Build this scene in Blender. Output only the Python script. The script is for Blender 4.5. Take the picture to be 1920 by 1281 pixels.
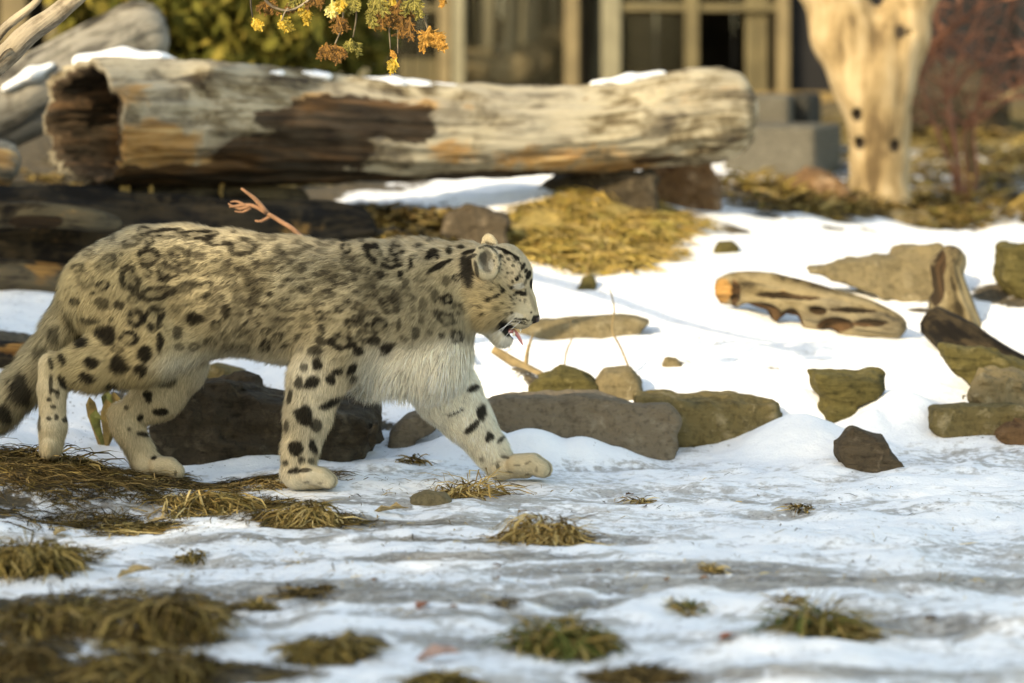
import bpy, bmesh, math, random
import numpy as np
from mathutils import Vector, Matrix

for _o in list(bpy.data.objects):
    bpy.data.objects.remove(_o)
SC = bpy.context.scene
COL = SC.collection
R = math.radians

# ------------------------------------------------------------------ camera
CAM_D, CAM_H, FPX, HOR = 8.0, 1.1, 6400.0, 30.0
cam_d = bpy.data.cameras.new('camera')
cam_d.sensor_fit = 'HORIZONTAL'
cam_d.sensor_width = 36.0
cam_d.lens = 36.0 * FPX / 1920.0
cam_d.shift_y = -(640.5 - HOR) / 1920.0
cam_d.clip_start = 0.1
cam_d.clip_end = 500.0
cam_d.dof.use_dof = True
cam_d.dof.focus_distance = 7.93
cam_d.dof.aperture_fstop = 2.5
cam = bpy.data.objects.new('camera', cam_d)
cam.location = (0, -CAM_D, CAM_H)
cam.rotation_euler = (R(90), 0, 0)
COL.objects.link(cam)
SC.camera = cam

# ------------------------------------------------------------------ light
SUN_EL = 27.0
SUN_H = Vector((-0.60, -0.80, 0)).normalized()       # horizontal direction towards the sun
w = bpy.data.worlds.new('World'); SC.world = w; w.use_nodes = True
wn = w.node_tree; wn.nodes.clear()
sky = wn.nodes.new('ShaderNodeTexSky'); sky.sky_type = 'NISHITA'; sky.sun_disc = False
sky.sun_elevation = R(SUN_EL)
sky.sun_rotation = math.atan2(SUN_H.x, SUN_H.y)
bg = wn.nodes.new('ShaderNodeBackground'); bg.inputs['Strength'].default_value = 0.15
wo = wn.nodes.new('ShaderNodeOutputWorld')
wn.links.new(sky.outputs[0], bg.inputs[0]); wn.links.new(bg.outputs[0], wo.inputs[0])
sl = bpy.data.lights.new('sun', 'SUN'); sl.energy = 2.2; sl.angle = R(0.5); sl.color = (1.0, 0.93, 0.83)
so = bpy.data.objects.new('sun', sl); COL.objects.link(so)
to_sun = Vector((SUN_H.x * math.cos(R(SUN_EL)), SUN_H.y * math.cos(R(SUN_EL)), math.sin(R(SUN_EL))))
so.rotation_euler = to_sun.to_track_quat('Z', 'Y').to_euler()
so.location = (-12, -16, 12)
vs = SC.view_settings
vs.view_transform = 'Standard'; vs.look = 'None'; vs.gamma = 1.0; vs.use_curve_mapping = False
vs.exposure = 1.58
vs.use_white_balance = True
vs.white_balance_temperature = 9300
vs.white_balance_tint = 6
SC.cycles.max_bounces = 6
SC.cycles.diffuse_bounces = 4
SC.cycles.glossy_bounces = 2
SC.cycles.use_denoising = True
SC.cycles.sample_clamp_indirect = 6.0

# ------------------------------------------------------------------ helpers
def at(px, py, Y):
    d = Y + CAM_D
    return np.array([(px - 960.0) * d / FPX, Y, CAM_H - (py - HOR) * d / FPX])

def _hash(a, b, c, seed):
    n = (a * 374761393 + b * 668265263 + c * 1440662683 + seed * 974711) & 0xffffffff
    n = ((n ^ (n >> 13)) * 1274126177) & 0xffffffff
    n = n ^ (n >> 16)
    return (n & 0xffff) / 32767.5 - 1.0

def vnoise(p, seed=0):
    p = np.asarray(p, float)
    i = np.floor(p).astype(np.int64); f = p - i
    u = f * f * (3 - 2 * f)
    x, y, z = i[..., 0], i[..., 1], i[..., 2]
    def L(a, b, t): return a + (b - a) * t
    c = {}
    for dx in (0, 1):
        for dy in (0, 1):
            for dz in (0, 1):
                c[dx, dy, dz] = _hash(x + dx, y + dy, z + dz, seed)
    ux, uy, uz = u[..., 0], u[..., 1], u[..., 2]
    return L(L(L(c[0,0,0], c[1,0,0], ux), L(c[0,1,0], c[1,1,0], ux), uy),
             L(L(c[0,0,1], c[1,0,1], ux), L(c[0,1,1], c[1,1,1], ux), uy), uz)

def fbm(p, seed=0, oct=4, gain=0.5):
    p = np.asarray(p, float); s = 0; a = 1.0; t = 0
    for o in range(oct):
        s = s + a * vnoise(p * (2.03 ** o) + o * 17.3, seed + o); t += a; a *= gain
    return s / t

def sstep(a, b, x):
    t = np.clip((x - a) / (b - a), 0, 1)
    return t * t * (3 - 2 * t)

def raw_mesh(name, V, F, attrs=None, smooth=True, normals=None):
    """V (n,3); F: array (m,k) or list of such arrays."""
    me = bpy.data.meshes.new(name)
    V = np.ascontiguousarray(V, dtype=np.float32)
    Fs = [np.asarray(f, dtype=np.int32) for f in (F if isinstance(F, list) else [F]) if len(f)]
    me.vertices.add(len(V)); me.vertices.foreach_set('co', V.ravel())
    li = np.concatenate([f.ravel() for f in Fs])
    tot = np.concatenate([np.full(len(f), f.shape[1], np.int32) for f in Fs])
    st = np.concatenate([[0], np.cumsum(tot)[:-1]]).astype(np.int32)
    me.loops.add(len(li)); me.loops.foreach_set('vertex_index', li)
    me.polygons.add(len(tot)); me.polygons.foreach_set('loop_start', st)
    try: me.polygons.foreach_set('loop_total', tot)
    except Exception: pass
    me.polygons.foreach_set('use_smooth', np.full(len(tot), smooth, dtype=bool))
    me.update(calc_edges=True)
    for k, a in (attrs or {}).items():
        a = np.asarray(a, np.float32)
        if a.ndim == 1:
            t = me.attributes.new(k, 'FLOAT', 'POINT'); t.data.foreach_set('value', a)
        elif a.shape[1] == 3:
            t = me.attributes.new(k, 'FLOAT_VECTOR', 'POINT'); t.data.foreach_set('vector', a.ravel())
        else:
            t = me.attributes.new(k, 'FLOAT_COLOR', 'POINT'); t.data.foreach_set('color', a.ravel())
    if normals is not None:
        me.normals_split_custom_set_from_vertices(np.asarray(normals, np.float32))
    return me

def link(name, me, mat=None, parent=None, loc=None):
    o = bpy.data.objects.new(name, me)
    COL.objects.link(o)
    if me is not None and mat is not None:
        for m in (mat if isinstance(mat, (list, tuple)) else [mat]):
            me.materials.append(m)
    if parent is not None: o.parent = parent
    if loc is not None: o.location = loc
    return o

def tag(o, label=None, cat=None, group=None, kind=None):
    if label: o['label'] = label
    if cat: o['category'] = cat
    if group: o['group'] = group
    if kind: o['kind'] = kind
    return o

def empty(name, loc, label, cat, group=None):
    o = bpy.data.objects.new(name, None); COL.objects.link(o)
    o.location = loc; o.empty_display_size = 0.1
    return tag(o, label, cat, group)

class MB:
    """collects shapes for one mesh (world coordinates, shifted by origin)"""
    def __init__(s): s.V = []; s.F3 = []; s.F4 = []; s.n = 0; s.A = {}
    def add(s, V, F, **attrs):
        V = np.asarray(V, float)
        for f in (F if isinstance(F, list) else [F]):
            f = np.asarray(f, int)
            if len(f) == 0: continue
            (s.F3 if f.shape[1] == 3 else s.F4).append(f + s.n)
        for k, a in attrs.items(): s.A.setdefault(k, []).append(np.asarray(a, float))
        s.V.append(V); s.n += len(V)
    def box(s, c, size, rz=0.0, bev=0.0):
        c = np.asarray(c, float); h = np.asarray(size, float) / 2
        P = []
        b = min(bev, *(h * 0.45)) if bev else 0
        if not b:
            P = np.array([[x, y, z] for x in (-1, 1) for y in (-1, 1) for z in (-1, 1)]) * h
            F = np.array([[0,1,3,2],[4,6,7,5],[0,4,5,1],[2,3,7,6],[0,2,6,4],[1,5,7,3]])
            F3 = np.zeros((0, 3), int)
        else:
            bm = bmesh.new(); bmesh.ops.create_cube(bm, size=1.0)
            for v in bm.verts: v.co = Vector((v.co.x * 2 * h[0], v.co.y * 2 * h[1], v.co.z * 2 * h[2]))
            bmesh.ops.bevel(bm, geom=bm.edges[:], offset=b, segments=1, affect='EDGES')
            P = np.array([v.co[:] for v in bm.verts]); bm.verts.index_update()
            F = np.array([[v.index for v in f.verts] for f in bm.faces if len(f.verts) == 4])
            F3 = np.array([[v.index for v in f.verts] for f in bm.faces if len(f.verts) == 3]).reshape(-1, 3)
            bm.free()
        ca, sa = math.cos(rz), math.sin(rz)
        Q = P.copy(); Q[:, 0] = P[:, 0] * ca - P[:, 1] * sa; Q[:, 1] = P[:, 0] * sa + P[:, 1] * ca
        s.add(Q + c, [F, F3]); return s
    def build(s, name, mat, parent=None, origin=None, smooth=True):
        V = np.concatenate(s.V)
        o3 = np.zeros(3)
        if origin is not None: o3 = np.asarray(origin, float)
        elif parent is not None: o3 = np.array(parent.location[:])
        F = []
        if s.F4: F.append(np.concatenate(s.F4))
        if s.F3: F.append(np.concatenate(s.F3))
        A = {k: np.concatenate(a) for k, a in s.A.items()}
        me = raw_mesh(name, V - o3, F, A, smooth)
        return link(name, me, mat, parent, None if parent is not None else o3)

def resample(path, rad, step):
    path = np.asarray(path, float); rad = np.asarray(rad, float)
    # Catmull-Rom
    P = np.vstack([2 * path[0] - path[1], path, 2 * path[-1] - path[-2]])
    out, ro = [], []
    for i in range(1, len(P) - 2):
        n = max(2, int(np.linalg.norm(P[i + 1] - P[i]) / step))
        t = np.linspace(0, 1, n, endpoint=False)[:, None]
        a, b, c, d = P[i - 1], P[i], P[i + 1], P[i + 2]
        out.append(0.5 * (2 * b + (c - a) * t + (2 * a - 5 * b + 4 * c - d) * t ** 2 + (3 * b - a - 3 * c + d) * t ** 3))
        ro.append(rad[i - 1] + (rad[i] - rad[i - 1]) * t[:, 0])
    out.append(path[-1:]); ro.append(rad[-1:])
    return np.vstack(out), np.concatenate(ro)

def frames(path):
    T = np.gradient(path, axis=0); T /= np.linalg.norm(T, axis=1)[:, None] + 1e-9
    up = np.array([0.0, 0.0, 1.0]) if abs(T[0, 2]) < 0.9 else np.array([1.0, 0, 0])
    N = np.zeros_like(T); B = np.zeros_like(T)
    n = up - T[0] * up.dot(T[0]); n /= np.linalg.norm(n)
    for i in range(len(T)):
        n = n - T[i] * n.dot(T[i]); n /= np.linalg.norm(n) + 1e-9
        N[i] = n; B[i] = np.cross(T[i], n)
    return T, N, B

def tube(path, rad, seg=10, step=0.05, dispf=None, cap=True, resamp=True):
    """closed tapered tube; dispf(s, theta, r, P)->radius factor. returns V,F(list),attrs(grain)"""
    if resamp: path, rad = resample(path, rad, step)
    path = np.asarray(path, float); rad = np.asarray(rad, float)
    T, N, B = frames(path)
    s = np.concatenate([[0], np.cumsum(np.linalg.norm(np.diff(path, axis=0), axis=1))])
    th = np.arange(seg) * 2 * math.pi / seg
    S, TH = np.meshgrid(s, th, indexing='ij')
    rr = np.repeat(rad[:, None], seg, 1)
    if dispf is not None: rr = rr * dispf(S, TH, rr)
    V = path[:, None, :] + rr[..., None] * (np.cos(TH)[..., None] * N[:, None, :] + np.sin(TH)[..., None] * B[:, None, :])
    n = len(path)
    G = np.stack([S, np.cos(TH) * rad[:, None], np.sin(TH) * rad[:, None]], -1)
    i = np.arange(n - 1)[:, None]; j = np.arange(seg)[None, :]; j2 = (j + 1) % seg
    F = np.stack([i * seg + j, i * seg + j2, (i + 1) * seg + j2, (i + 1) * seg + j], -1).reshape(-1, 4)
    V = V.reshape(-1, 3); G = G.reshape(-1, 3)
    Fs = [F]
    if cap:
        V = np.vstack([V, path[:1], path[-1:]]); G = np.vstack([G, [[0, 0, 0]], [[s[-1], 0, 0]]])
        a, b = n * seg, n * seg + 1
        jj = np.arange(seg); k = (jj + 1) % seg
        Fs.append(np.stack([np.full(seg, a), k, jj], 1))
        Fs.append(np.stack([np.full(seg, b), (n - 1) * seg + jj, (n - 1) * seg + k], 1))
    return V, Fs, G

# ---- signed distance volumes and surface nets
class Vol:
    def __init__(s, lo, hi, res):
        s.lo = np.asarray(lo, float); s.res = res
        s.n = np.ceil((np.asarray(hi, float) - s.lo) / res).astype(int) + 1
        s.D = np.full(s.n, 1.0, np.float32); s.raw = np.full(s.n, 1.0, np.float32); s.ID = np.zeros(s.n, np.int16)
    def sub(s, lo, hi):
        a = np.clip(np.floor((np.asarray(lo) - s.lo) / s.res).astype(int), 0, s.n)
        b = np.clip(np.ceil((np.asarray(hi) - s.lo) / s.res).astype(int) + 1, 0, s.n)
        sl_ = tuple(slice(i, j) for i, j in zip(a, b))
        ax = [s.lo[i] + s.res * np.arange(a[i], b[i]) for i in range(3)]
        return sl_, ax
    def merge(s, sl_, d, k, pid=0, mode='add'):
        if d.size == 0: return
        A = s.D[sl_]
        if mode == 'add':
            h = np.maximum(k - np.abs(A - d), 0) / k
            s.D[sl_] = np.minimum(A, d) - h * h * k * 0.25
            r = s.raw[sl_]; m = d < r
            s.raw[sl_] = np.where(m, d, r); s.ID[sl_] = np.where(m, pid, s.ID[sl_])
        else:
            d = -d
            h = np.maximum(k - np.abs(A - d), 0) / k
            s.D[sl_] = np.maximum(A, d) + h * h * k * 0.25
    def cone(s, a, b, ra, rb, k=0.02, sy=1.0, pid=0, mode='add'):
        a = np.asarray(a, float); b = np.asarray(b, float)
        m = max(ra, rb) * max(1, sy) + k + 0.02
        sl_, (X, Y, Z) = s.sub(np.minimum(a, b) - m, np.maximum(a, b) + m)
        y0 = (a[1] + b[1]) / 2
        q = np.array([1, 1 / sy, 1])
        A = a.copy(); Bq = b.copy(); A[1] = y0 + (a[1] - y0) / sy; Bq[1] = y0 + (b[1] - y0) / sy
        P = np.stack(np.meshgrid(X, y0 + (Y - y0) / sy, Z, indexing='ij'), -1)
        ab = Bq - A; L2 = max(ab.dot(ab), 1e-9)
        t = np.clip(((P - A) @ ab) / L2, 0, 1)
        d = np.linalg.norm(P - A - t[..., None] * ab, axis=-1) - (ra + (rb - ra) * t)
        s.merge(sl_, d.astype(np.float32), k, pid, mode)
    def ell(s, c, axes, rad, k=0.01, pid=0, mode='add'):
        c = np.asarray(c, float); m = max(rad) + k + 0.02
        sl_, (X, Y, Z) = s.sub(c - m, c + m)
        P = np.stack(np.meshgrid(X, Y, Z, indexing='ij'), -1) - c
        Q = np.stack([P @ np.asarray(ax, float) for ax in axes], -1)
        q = np.linalg.norm(Q / np.asarray(rad), axis=-1); g = np.linalg.norm(Q / np.asarray(rad) ** 2, axis=-1) + 1e-6
        s.merge(sl_, (q * (q - 1) / g).astype(np.float32), k, pid, mode)
    def mesh(s):
        D = s.D; ins = D < 0; nx, ny, nz = s.n
        cnt = np.zeros((nx - 1, ny - 1, nz - 1), np.int8)
        for dx in (0, 1):
            for dy in (0, 1):
                for dz in (0, 1):
                    cnt += ins[dx:nx - 1 + dx, dy:ny - 1 + dy, dz:nz - 1 + dz]
        act = (cnt > 0) & (cnt < 8)
        idx = np.full(act.shape, -1, np.int64); C = np.argwhere(act); idx[act] = np.arange(len(C))
        acc = np.zeros((len(C), 3)); num = np.zeros(len(C))
        cor = [(a, b, c) for a in (0, 1) for b in (0, 1) for c in (0, 1)]
        val = {q: D[C[:, 0] + q[0], C[:, 1] + q[1], C[:, 2] + q[2]].astype(float) for q in cor}
        for q in cor:
            for ax in range(3):
                if q[ax] == 0:
                    r = list(q); r[ax] = 1; r = tuple(r)
                    v0, v1 = val[q], val[r]; m = (v0 < 0) != (v1 < 0)
                    t = np.where(m, v0 / np.where(m, v0 - v1, 1), 0)
                    p = np.array(q, float)[None, :].repeat(len(C), 0); p[:, ax] = t
                    acc += p * m[:, None]; num += m
        V = s.lo + s.res * (C + acc / num[:, None])
        F = []
        for ax in range(3):
            sl0 = [slice(None)] * 3; sl1 = [slice(None)] * 3
            sl0[ax] = slice(0, -1); sl1[ax] = slice(1, None)
            e0, e1 = ins[tuple(sl0)], ins[tuple(sl1)]
            E = np.argwhere(e0 != e1)
            u, v_ = (ax + 1) % 3, (ax + 2) % 3
            ok = (E[:, u] > 0) & (E[:, v_] > 0) & (E[:, u] < s.n[u] - 1) & (E[:, v_] < s.n[v_] - 1); E = E[ok]
            fl = e0[tuple(E.T)]
            def ci(du, dv):
                q = E.copy(); q[:, u] += du; q[:, v_] += dv
                return idx[tuple(q.T)]
            a, b, c, d = ci(-1, -1), ci(0, -1), ci(0, 0), ci(-1, 0)
            q = np.stack([a, b, c, d], 1); q2 = np.stack([d, c, b, a], 1)
            F.append(np.where(fl[:, None], q, q2))
        F = np.concatenate(F); F = F[(F >= 0).all(1)]
        return V, F, C

def vnormals(V, F):
    T = np.concatenate([F[:, :3], F[:, [0, 2, 3]]]) if F.shape[1] == 4 else F
    fn = np.cross(V[T[:, 1]] - V[T[:, 0]], V[T[:, 2]] - V[T[:, 0]])
    N = np.zeros_like(V)
    for i in range(3):
        for c in range(3): N[:, c] += np.bincount(T[:, i], fn[:, c], len(V))
    return N / (np.linalg.norm(N, axis=1)[:, None] + 1e-12)

def vsmooth(V, F, A, it):
    E = np.concatenate([F[:, [i, (i + 1) % F.shape[1]]] for i in range(F.shape[1])])
    E = np.concatenate([E, E[:, ::-1]])
    deg = np.bincount(E[:, 0], minlength=len(V)).astype(float) + 1
    for _ in range(it):
        S = A.copy()
        if A.ndim == 1: S = S + np.bincount(E[:, 0], A[E[:, 1]], len(V)); A = S / deg
        else:
            for c in range(A.shape[1]): S[:, c] += np.bincount(E[:, 0], A[E[:, 1], c], len(V))
            A = S / deg[:, None]
    return A

# ------------------------------------------------------------------ materials
class Nodes:
    def __init__(s, name):
        s.m = bpy.data.materials.new(name); s.m.use_nodes = True
        s.t = s.m.node_tree; s.t.nodes.clear()
        s.out = s.t.nodes.new('ShaderNodeOutputMaterial')
        s.bsdf = s.t.nodes.new('ShaderNodeBsdfPrincipled')
        s.t.links.new(s.bsdf.outputs[0], s.out.inputs[0])
        s.bsdf.inputs['Specular IOR Level'].default_value = 0.14
    def n(s, typ, **kw):
        nd = s.t.nodes.new('ShaderNode' + typ)
        for k, v in kw.items():
            if hasattr(nd, k): setattr(nd, k, v)
        return nd
    def set(s, inp, v):
        if isinstance(v, bpy.types.NodeSocket): s.t.links.new(v, inp)
        elif isinstance(v, (tuple, list)) and len(v) == 3 and inp.type == 'RGBA': inp.default_value = (*v, 1)
        else: inp.default_value = v
    def attr(s, name, out='Fac'):
        a = s.n('Attribute'); a.attribute_name = name; return a.outputs[out]
    def obj(s): return s.n('TexCoord').outputs['Object']
    def mapped(s, vec, scale=(1, 1, 1), loc=(0, 0, 0)):
        m = s.n('Mapping'); s.set(m.inputs['Vector'], vec); m.inputs['Scale'].default_value = scale; m.inputs['Location'].default_value = loc
        return m.outputs[0]
    def noise(s, vec, scale, detail=4, rough=0.55, dist=0.0, out='Fac'):
        t = s.n('TexNoise'); s.set(t.inputs['Vector'], vec); t.inputs['Scale'].default_value = scale
        t.inputs['Detail'].default_value = detail; t.inputs['Roughness'].default_value = rough; t.inputs['Distortion'].default_value = dist
        return t.outputs[out]
    def math(s, op, a, b=0.0, c=None):
        m = s.n('Math', operation=op); s.set(m.inputs[0], a); s.set(m.inputs[1], b)
        if c is not None: s.set(m.inputs[2], c)
        return m.outputs[0]
    def step(s, x, a, b, lo=0.0, hi=1.0):
        m = s.n('MapRange'); m.interpolation_type = 'SMOOTHSTEP'; s.set(m.inputs['Value'], x)
        m.inputs['From Min'].default_value = a; m.inputs['From Max'].default_value = b
        m.inputs['To Min'].default_value = lo; m.inputs['To Max'].default_value = hi
        return m.outputs[0]
    def mix(s, f, a, b, mode='MIX'):
        m = s.n('Mix', data_type='RGBA', blend_type=mode); s.set(m.inputs[0], f)
        s.set(m.inputs[6], a); s.set(m.inputs[7], b); return m.outputs[2]
    def ramp(s, x, stops):
        r = s.n('ValToRGB'); s.set(r.inputs[0], x); e = r.color_ramp.elements
        while len(e) > 1: e.remove(e[0])
        e[0].position = stops[0][0]; e[0].color = (*stops[0][1], 1)
        for p, c in stops[1:]:
            q = e.new(p); q.color = (*c, 1)
        return r.outputs[0]
    def bump(s, h, strength=0.5, dist=0.01):
        b = s.n('Bump'); s.set(b.inputs['Height'], h); b.inputs['Strength'].default_value = strength; b.inputs['Distance'].default_value = dist
        s.t.links.new(b.outputs[0], s.bsdf.inputs['Normal'])
    def base(s, c, rough=0.8):
        s.set(s.bsdf.inputs['Base Color'], c); s.set(s.bsdf.inputs['Roughness'], rough); return s

def m_rock(name, c1, c2, c3, strata=0.0):
    s = Nodes(name); v = s.obj()
    n1 = s.noise(v, 6.0, 8, 0.68, 0.3); n2 = s.noise(s.mapped(v, (2.5, 2.5, 20)), 3.0, 6, 0.65, 0.5); n3 = s.noise(v, 60, 6, 0.65); n4 = s.noise(v, 17.0, 6, 0.65, 0.4)
    x = s.math('ADD', s.math('MULTIPLY', n1, 0.45), s.math('ADD', s.math('MULTIPLY', n2, 0.2 + 0.15 * strata), s.math('MULTIPLY', n4, 0.35 - 0.15 * strata)))
    c = s.ramp(x, [(0.39, c1), (0.47, c2), (0.53, c2), (0.61, c3)])
    c = s.mix(s.step(n3, 0.48, 0.66, 0.0, 0.4), c, tuple(0.4 * q for q in c1))
    c = s.mix(s.step(n4, 0.58, 0.68, 0.0, 0.5), c, tuple(min(.7, 1.3 * q) for q in c3))
    s.base(c, 0.9)
    s.bump(s.math('ADD', s.math('MULTIPLY', n3, 0.5), s.math('ADD', s.math('MULTIPLY', n4, 0.8), s.math('MULTIPLY', n2, strata + 0.5))), 0.9, 0.02)
    return s.m

def m_wood(name, pale, mid, dark, grain=(2.0, 26.0, 26.0), rot=True, crack=0.5):
    """weathered timber: grain follows the 'grain' attribute, 'rot' attribute darkens decayed wood, undersides and hollows, 'warm' ochre stain"""
    s = Nodes(name); g = s.attr('grain', 'Vector')
    n1 = s.noise(s.mapped(g, grain), 1.0, 6, 0.65, 0.6)
    n2 = s.noise(s.mapped(g, (7.0, 11, 11)), 1.0, 7, 0.66, 0.5)
    n3 = s.noise(s.mapped(g, (grain[0] * 3, grain[1] * 3, grain[2] * 3)), 1.0, 4, 0.6)
    n4 = s.noise(s.mapped(g, (2.2, 4, 4)), 1.0, 4, 0.55)
    x = s.math('ADD', s.math('MULTIPLY', n1, 0.34), s.math('ADD', s.math('MULTIPLY', n2, 0.50), s.math('MULTIPLY', n4, 0.16)))
    c = s.ramp(x, [(0.415, dark), (0.47, mid), (0.53, pale), (0.62, tuple(min(0.8, 1.2 * q) for q in pale))])
    gl = sum(pale) / 3
    c = s.mix(s.step(n4, 0.40, 0.62, 0, 0.6), c, s.mix(0.5, c, (gl * .62, gl * .62, gl * .60)))
    c = s.mix(s.step(n3, 0.60, 0.74, 0, 0.6), c, tuple(0.5 * q for q in dark))
    if rot:
        wv = s.attr('warm')
        c = s.mix(s.step(s.math('ADD', wv, s.math('MULTIPLY', s.math('SUBTRACT', n2, 0.5), 2.4)), 0.30, 0.75, 0, 0.85), c,
                  s.ramp(n1, [(0.35, (0.10, 0.045, 0.012)), (0.55, (0.36, 0.19, 0.06)), (0.7, (0.5, 0.36, 0.17))]))
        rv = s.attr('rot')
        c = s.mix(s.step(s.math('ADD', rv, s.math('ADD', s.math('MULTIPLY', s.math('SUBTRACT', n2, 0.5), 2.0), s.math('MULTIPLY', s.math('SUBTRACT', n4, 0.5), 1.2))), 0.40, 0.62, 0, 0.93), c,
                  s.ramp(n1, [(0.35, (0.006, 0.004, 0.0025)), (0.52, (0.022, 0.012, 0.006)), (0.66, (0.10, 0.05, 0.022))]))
    s.base(c, 0.85)
    s.bump(s.math('ADD', n1, s.math('MULTIPLY', n3, 0.5)), crack, 0.02)
    return s.m

def m_coat(name, rough=0.75):
    s = Nodes(name); c = s.attr('coat', 'Color'); s.base(c, rough)
    s.bsdf.inputs['Specular IOR Level'].default_value = 0.04
    return s.m

def m_plain(name, c, rough=0.7, var=0.25, scale=12.0, spec=0.3):
    s = Nodes(name); n1 = s.noise(s.obj(), scale, 5, 0.6)
    s.base(s.mix(s.step(n1, 0.3, 0.7), tuple(q * (1 - var) for q in c), tuple(min(1, q * (1 + var)) for q in c)), rough)
    s.bsdf.inputs['Specular IOR Level'].default_value = spec
    s.bump(n1, 0.2, 0.01)
    return s.m
# ------------------------------------------------------------------ terrain
_ctl = [(-3.5, -2.6, 0.0), (0, -2.6, 0.0), (3.5, -2.6, 0.0), (-1.2, -1.2, 0.0), (0, -1.2, 0.0), (1.3, -1.2, 0.0), (-3.5, 0, 0.10), (3.5, 0, 0.02),
        (-0.5, 0.0, 0.0), (0.0, 0.1, 0.0), (-0.48, -0.1, 0.0), (0.04, 0.1, 0.0), (-0.85, 0.1, 0.0), (-0.5, -0.4, 0.0), (0.6, -0.1, 0.0), (1.2, 0.1, 0.0), (-1.0, -0.5, 0.01),
        (-1.07, -0.1, 0.070), (-1.3, 0.1, 0.07), (3.5, 4, 0.36), (-3.5, 4, 0.5), (-3.5, 10, 0.7), (3.5, 10, 0.7), (0, 10, 0.69), (0, 12, 0.7), (3.5, 1.5, 0.16), (-3.5, 1.5, 0.25), (-1.2, 2.6, 0.32)]
for q in [(1000, 850, .55), (1500, 880, .3), (1850, 895, .2), (1300, 815, .8), (1200, 748, 1.0), (1500, 775, .95), (1800, 800, .8), (1600, 700, 1.3), (1300, 690, 1.3),
          (1000, 690, 1.25), (1500, 600, 1.9), (1150, 600, 1.85), (1850, 640, 1.6), (1400, 500, 2.6), (1700, 500, 2.6), (1050, 500, 2.5), (1500, 420, 3.6), (1800, 430, 4.0),
          (1650, 397, 4.8), (1850, 290, 7), (1850, 240, 8.5), (1450, 175, 10), (700, 770, .85), (450, 715, 1.15), (900, 700, 1.2), (950, 600, 1.8), (500, 650, 1.5),
          (50, 640, 1.3), (50, 560, 1.9), (250, 835, .6), (0, 805, .5), (750, 425, 2.7), (1100, 490, 2.5), (1130, 368, 3.2), (1280, 425, 3.2), (800, 350, 4.0), (640, 355, 4.0), (800, 405, 3.1), (1400, 350, 4.6)]:
    _ctl.append(tuple(at(*q)))
_ctl = np.array(_ctl)

def _tps(r2): return r2 * np.log(r2 + 1e-9) * 0.5
_d2 = ((_ctl[:, None, :2] - _ctl[None, :, :2]) ** 2).sum(-1)
_n = len(_ctl)
_A = np.zeros((_n + 3, _n + 3)); _A[:_n, :_n] = _tps(_d2) + np.eye(_n) * 0.02
_A[:_n, _n] = 1; _A[:_n, _n + 1:] = _ctl[:, :2]; _A[_n, :_n] = 1; _A[_n + 1:, :_n] = _ctl[:, :2].T
_w = np.linalg.solve(_A, np.concatenate([_ctl[:, 2], [0, 0, 0]]))

def ground_tps(x, y):
    x = np.clip(x, -3.5, 3.5); y = np.clip(y, -2.6, 11)
    z = _w[_n] + _w[_n + 1] * x + _w[_n + 2] * y
    for i in range(_n):
        z = z + _w[i] * _tps((x - _ctl[i, 0]) ** 2 + (y - _ctl[i, 1]) ** 2)
    return z

# drifts: snow heaped against the stones (px, py of crest, Y, half width, half depth)
_dr = []
for (px, py, Y, rx, ry) in [(900, 794, .54, .12, .085), (1000, 802, .54, .12, .085), (1090, 816, .54, .10, .08), (1150, 834, .54, .07, .06), (1500, 776, .64, .14, .13), (1580, 804, .62, .10, .10), (1430, 815, .66, .07, .06),
                           (1490, 730, .98, .10, .09), (1690, 735, .85, .12, .12), (1635, 765, .78, .06, .08), (1760, 772, .8, .10, .1), (1000, 642, 1.62, .18, .07), (1120, 634, 1.62, .14, .07), (960, 688, 1.04, .10, .07), (900, 684, 1.05, .10, .07),
                           (1450, 622, 1.68, .12, .07), (1560, 640, 1.60, .14, .07), (1640, 640, 1.56, .10, .06), (1850, 815, .68, .14, .08), (480, 852, .38, .14, .05), (380, 868, .34, .10, .04), (740, 745, .95, .2, .1), (480, 690, 1.2, .2, .12)]:
    _c = at(px, py, Y); _h = _c[2] - float(ground_tps(np.array([_c[0]]), np.array([_c[1]]))[0])
    if _h > .004: _dr.append((_c[0], _c[1], rx, ry, _h))
def ground_base(x, y):
    z = ground_tps(x, y); b = np.zeros_like(z)
    for (cx, cy, rx, ry, h) in _dr:
        b = np.maximum(b, h * np.exp(-(((x - cx) / rx) ** 2 + ((y - cy) / ry) ** 2)))
    return z + b
def drift_amount(x, y): return ground_base(x, y) - ground_tps(x, y)

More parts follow.
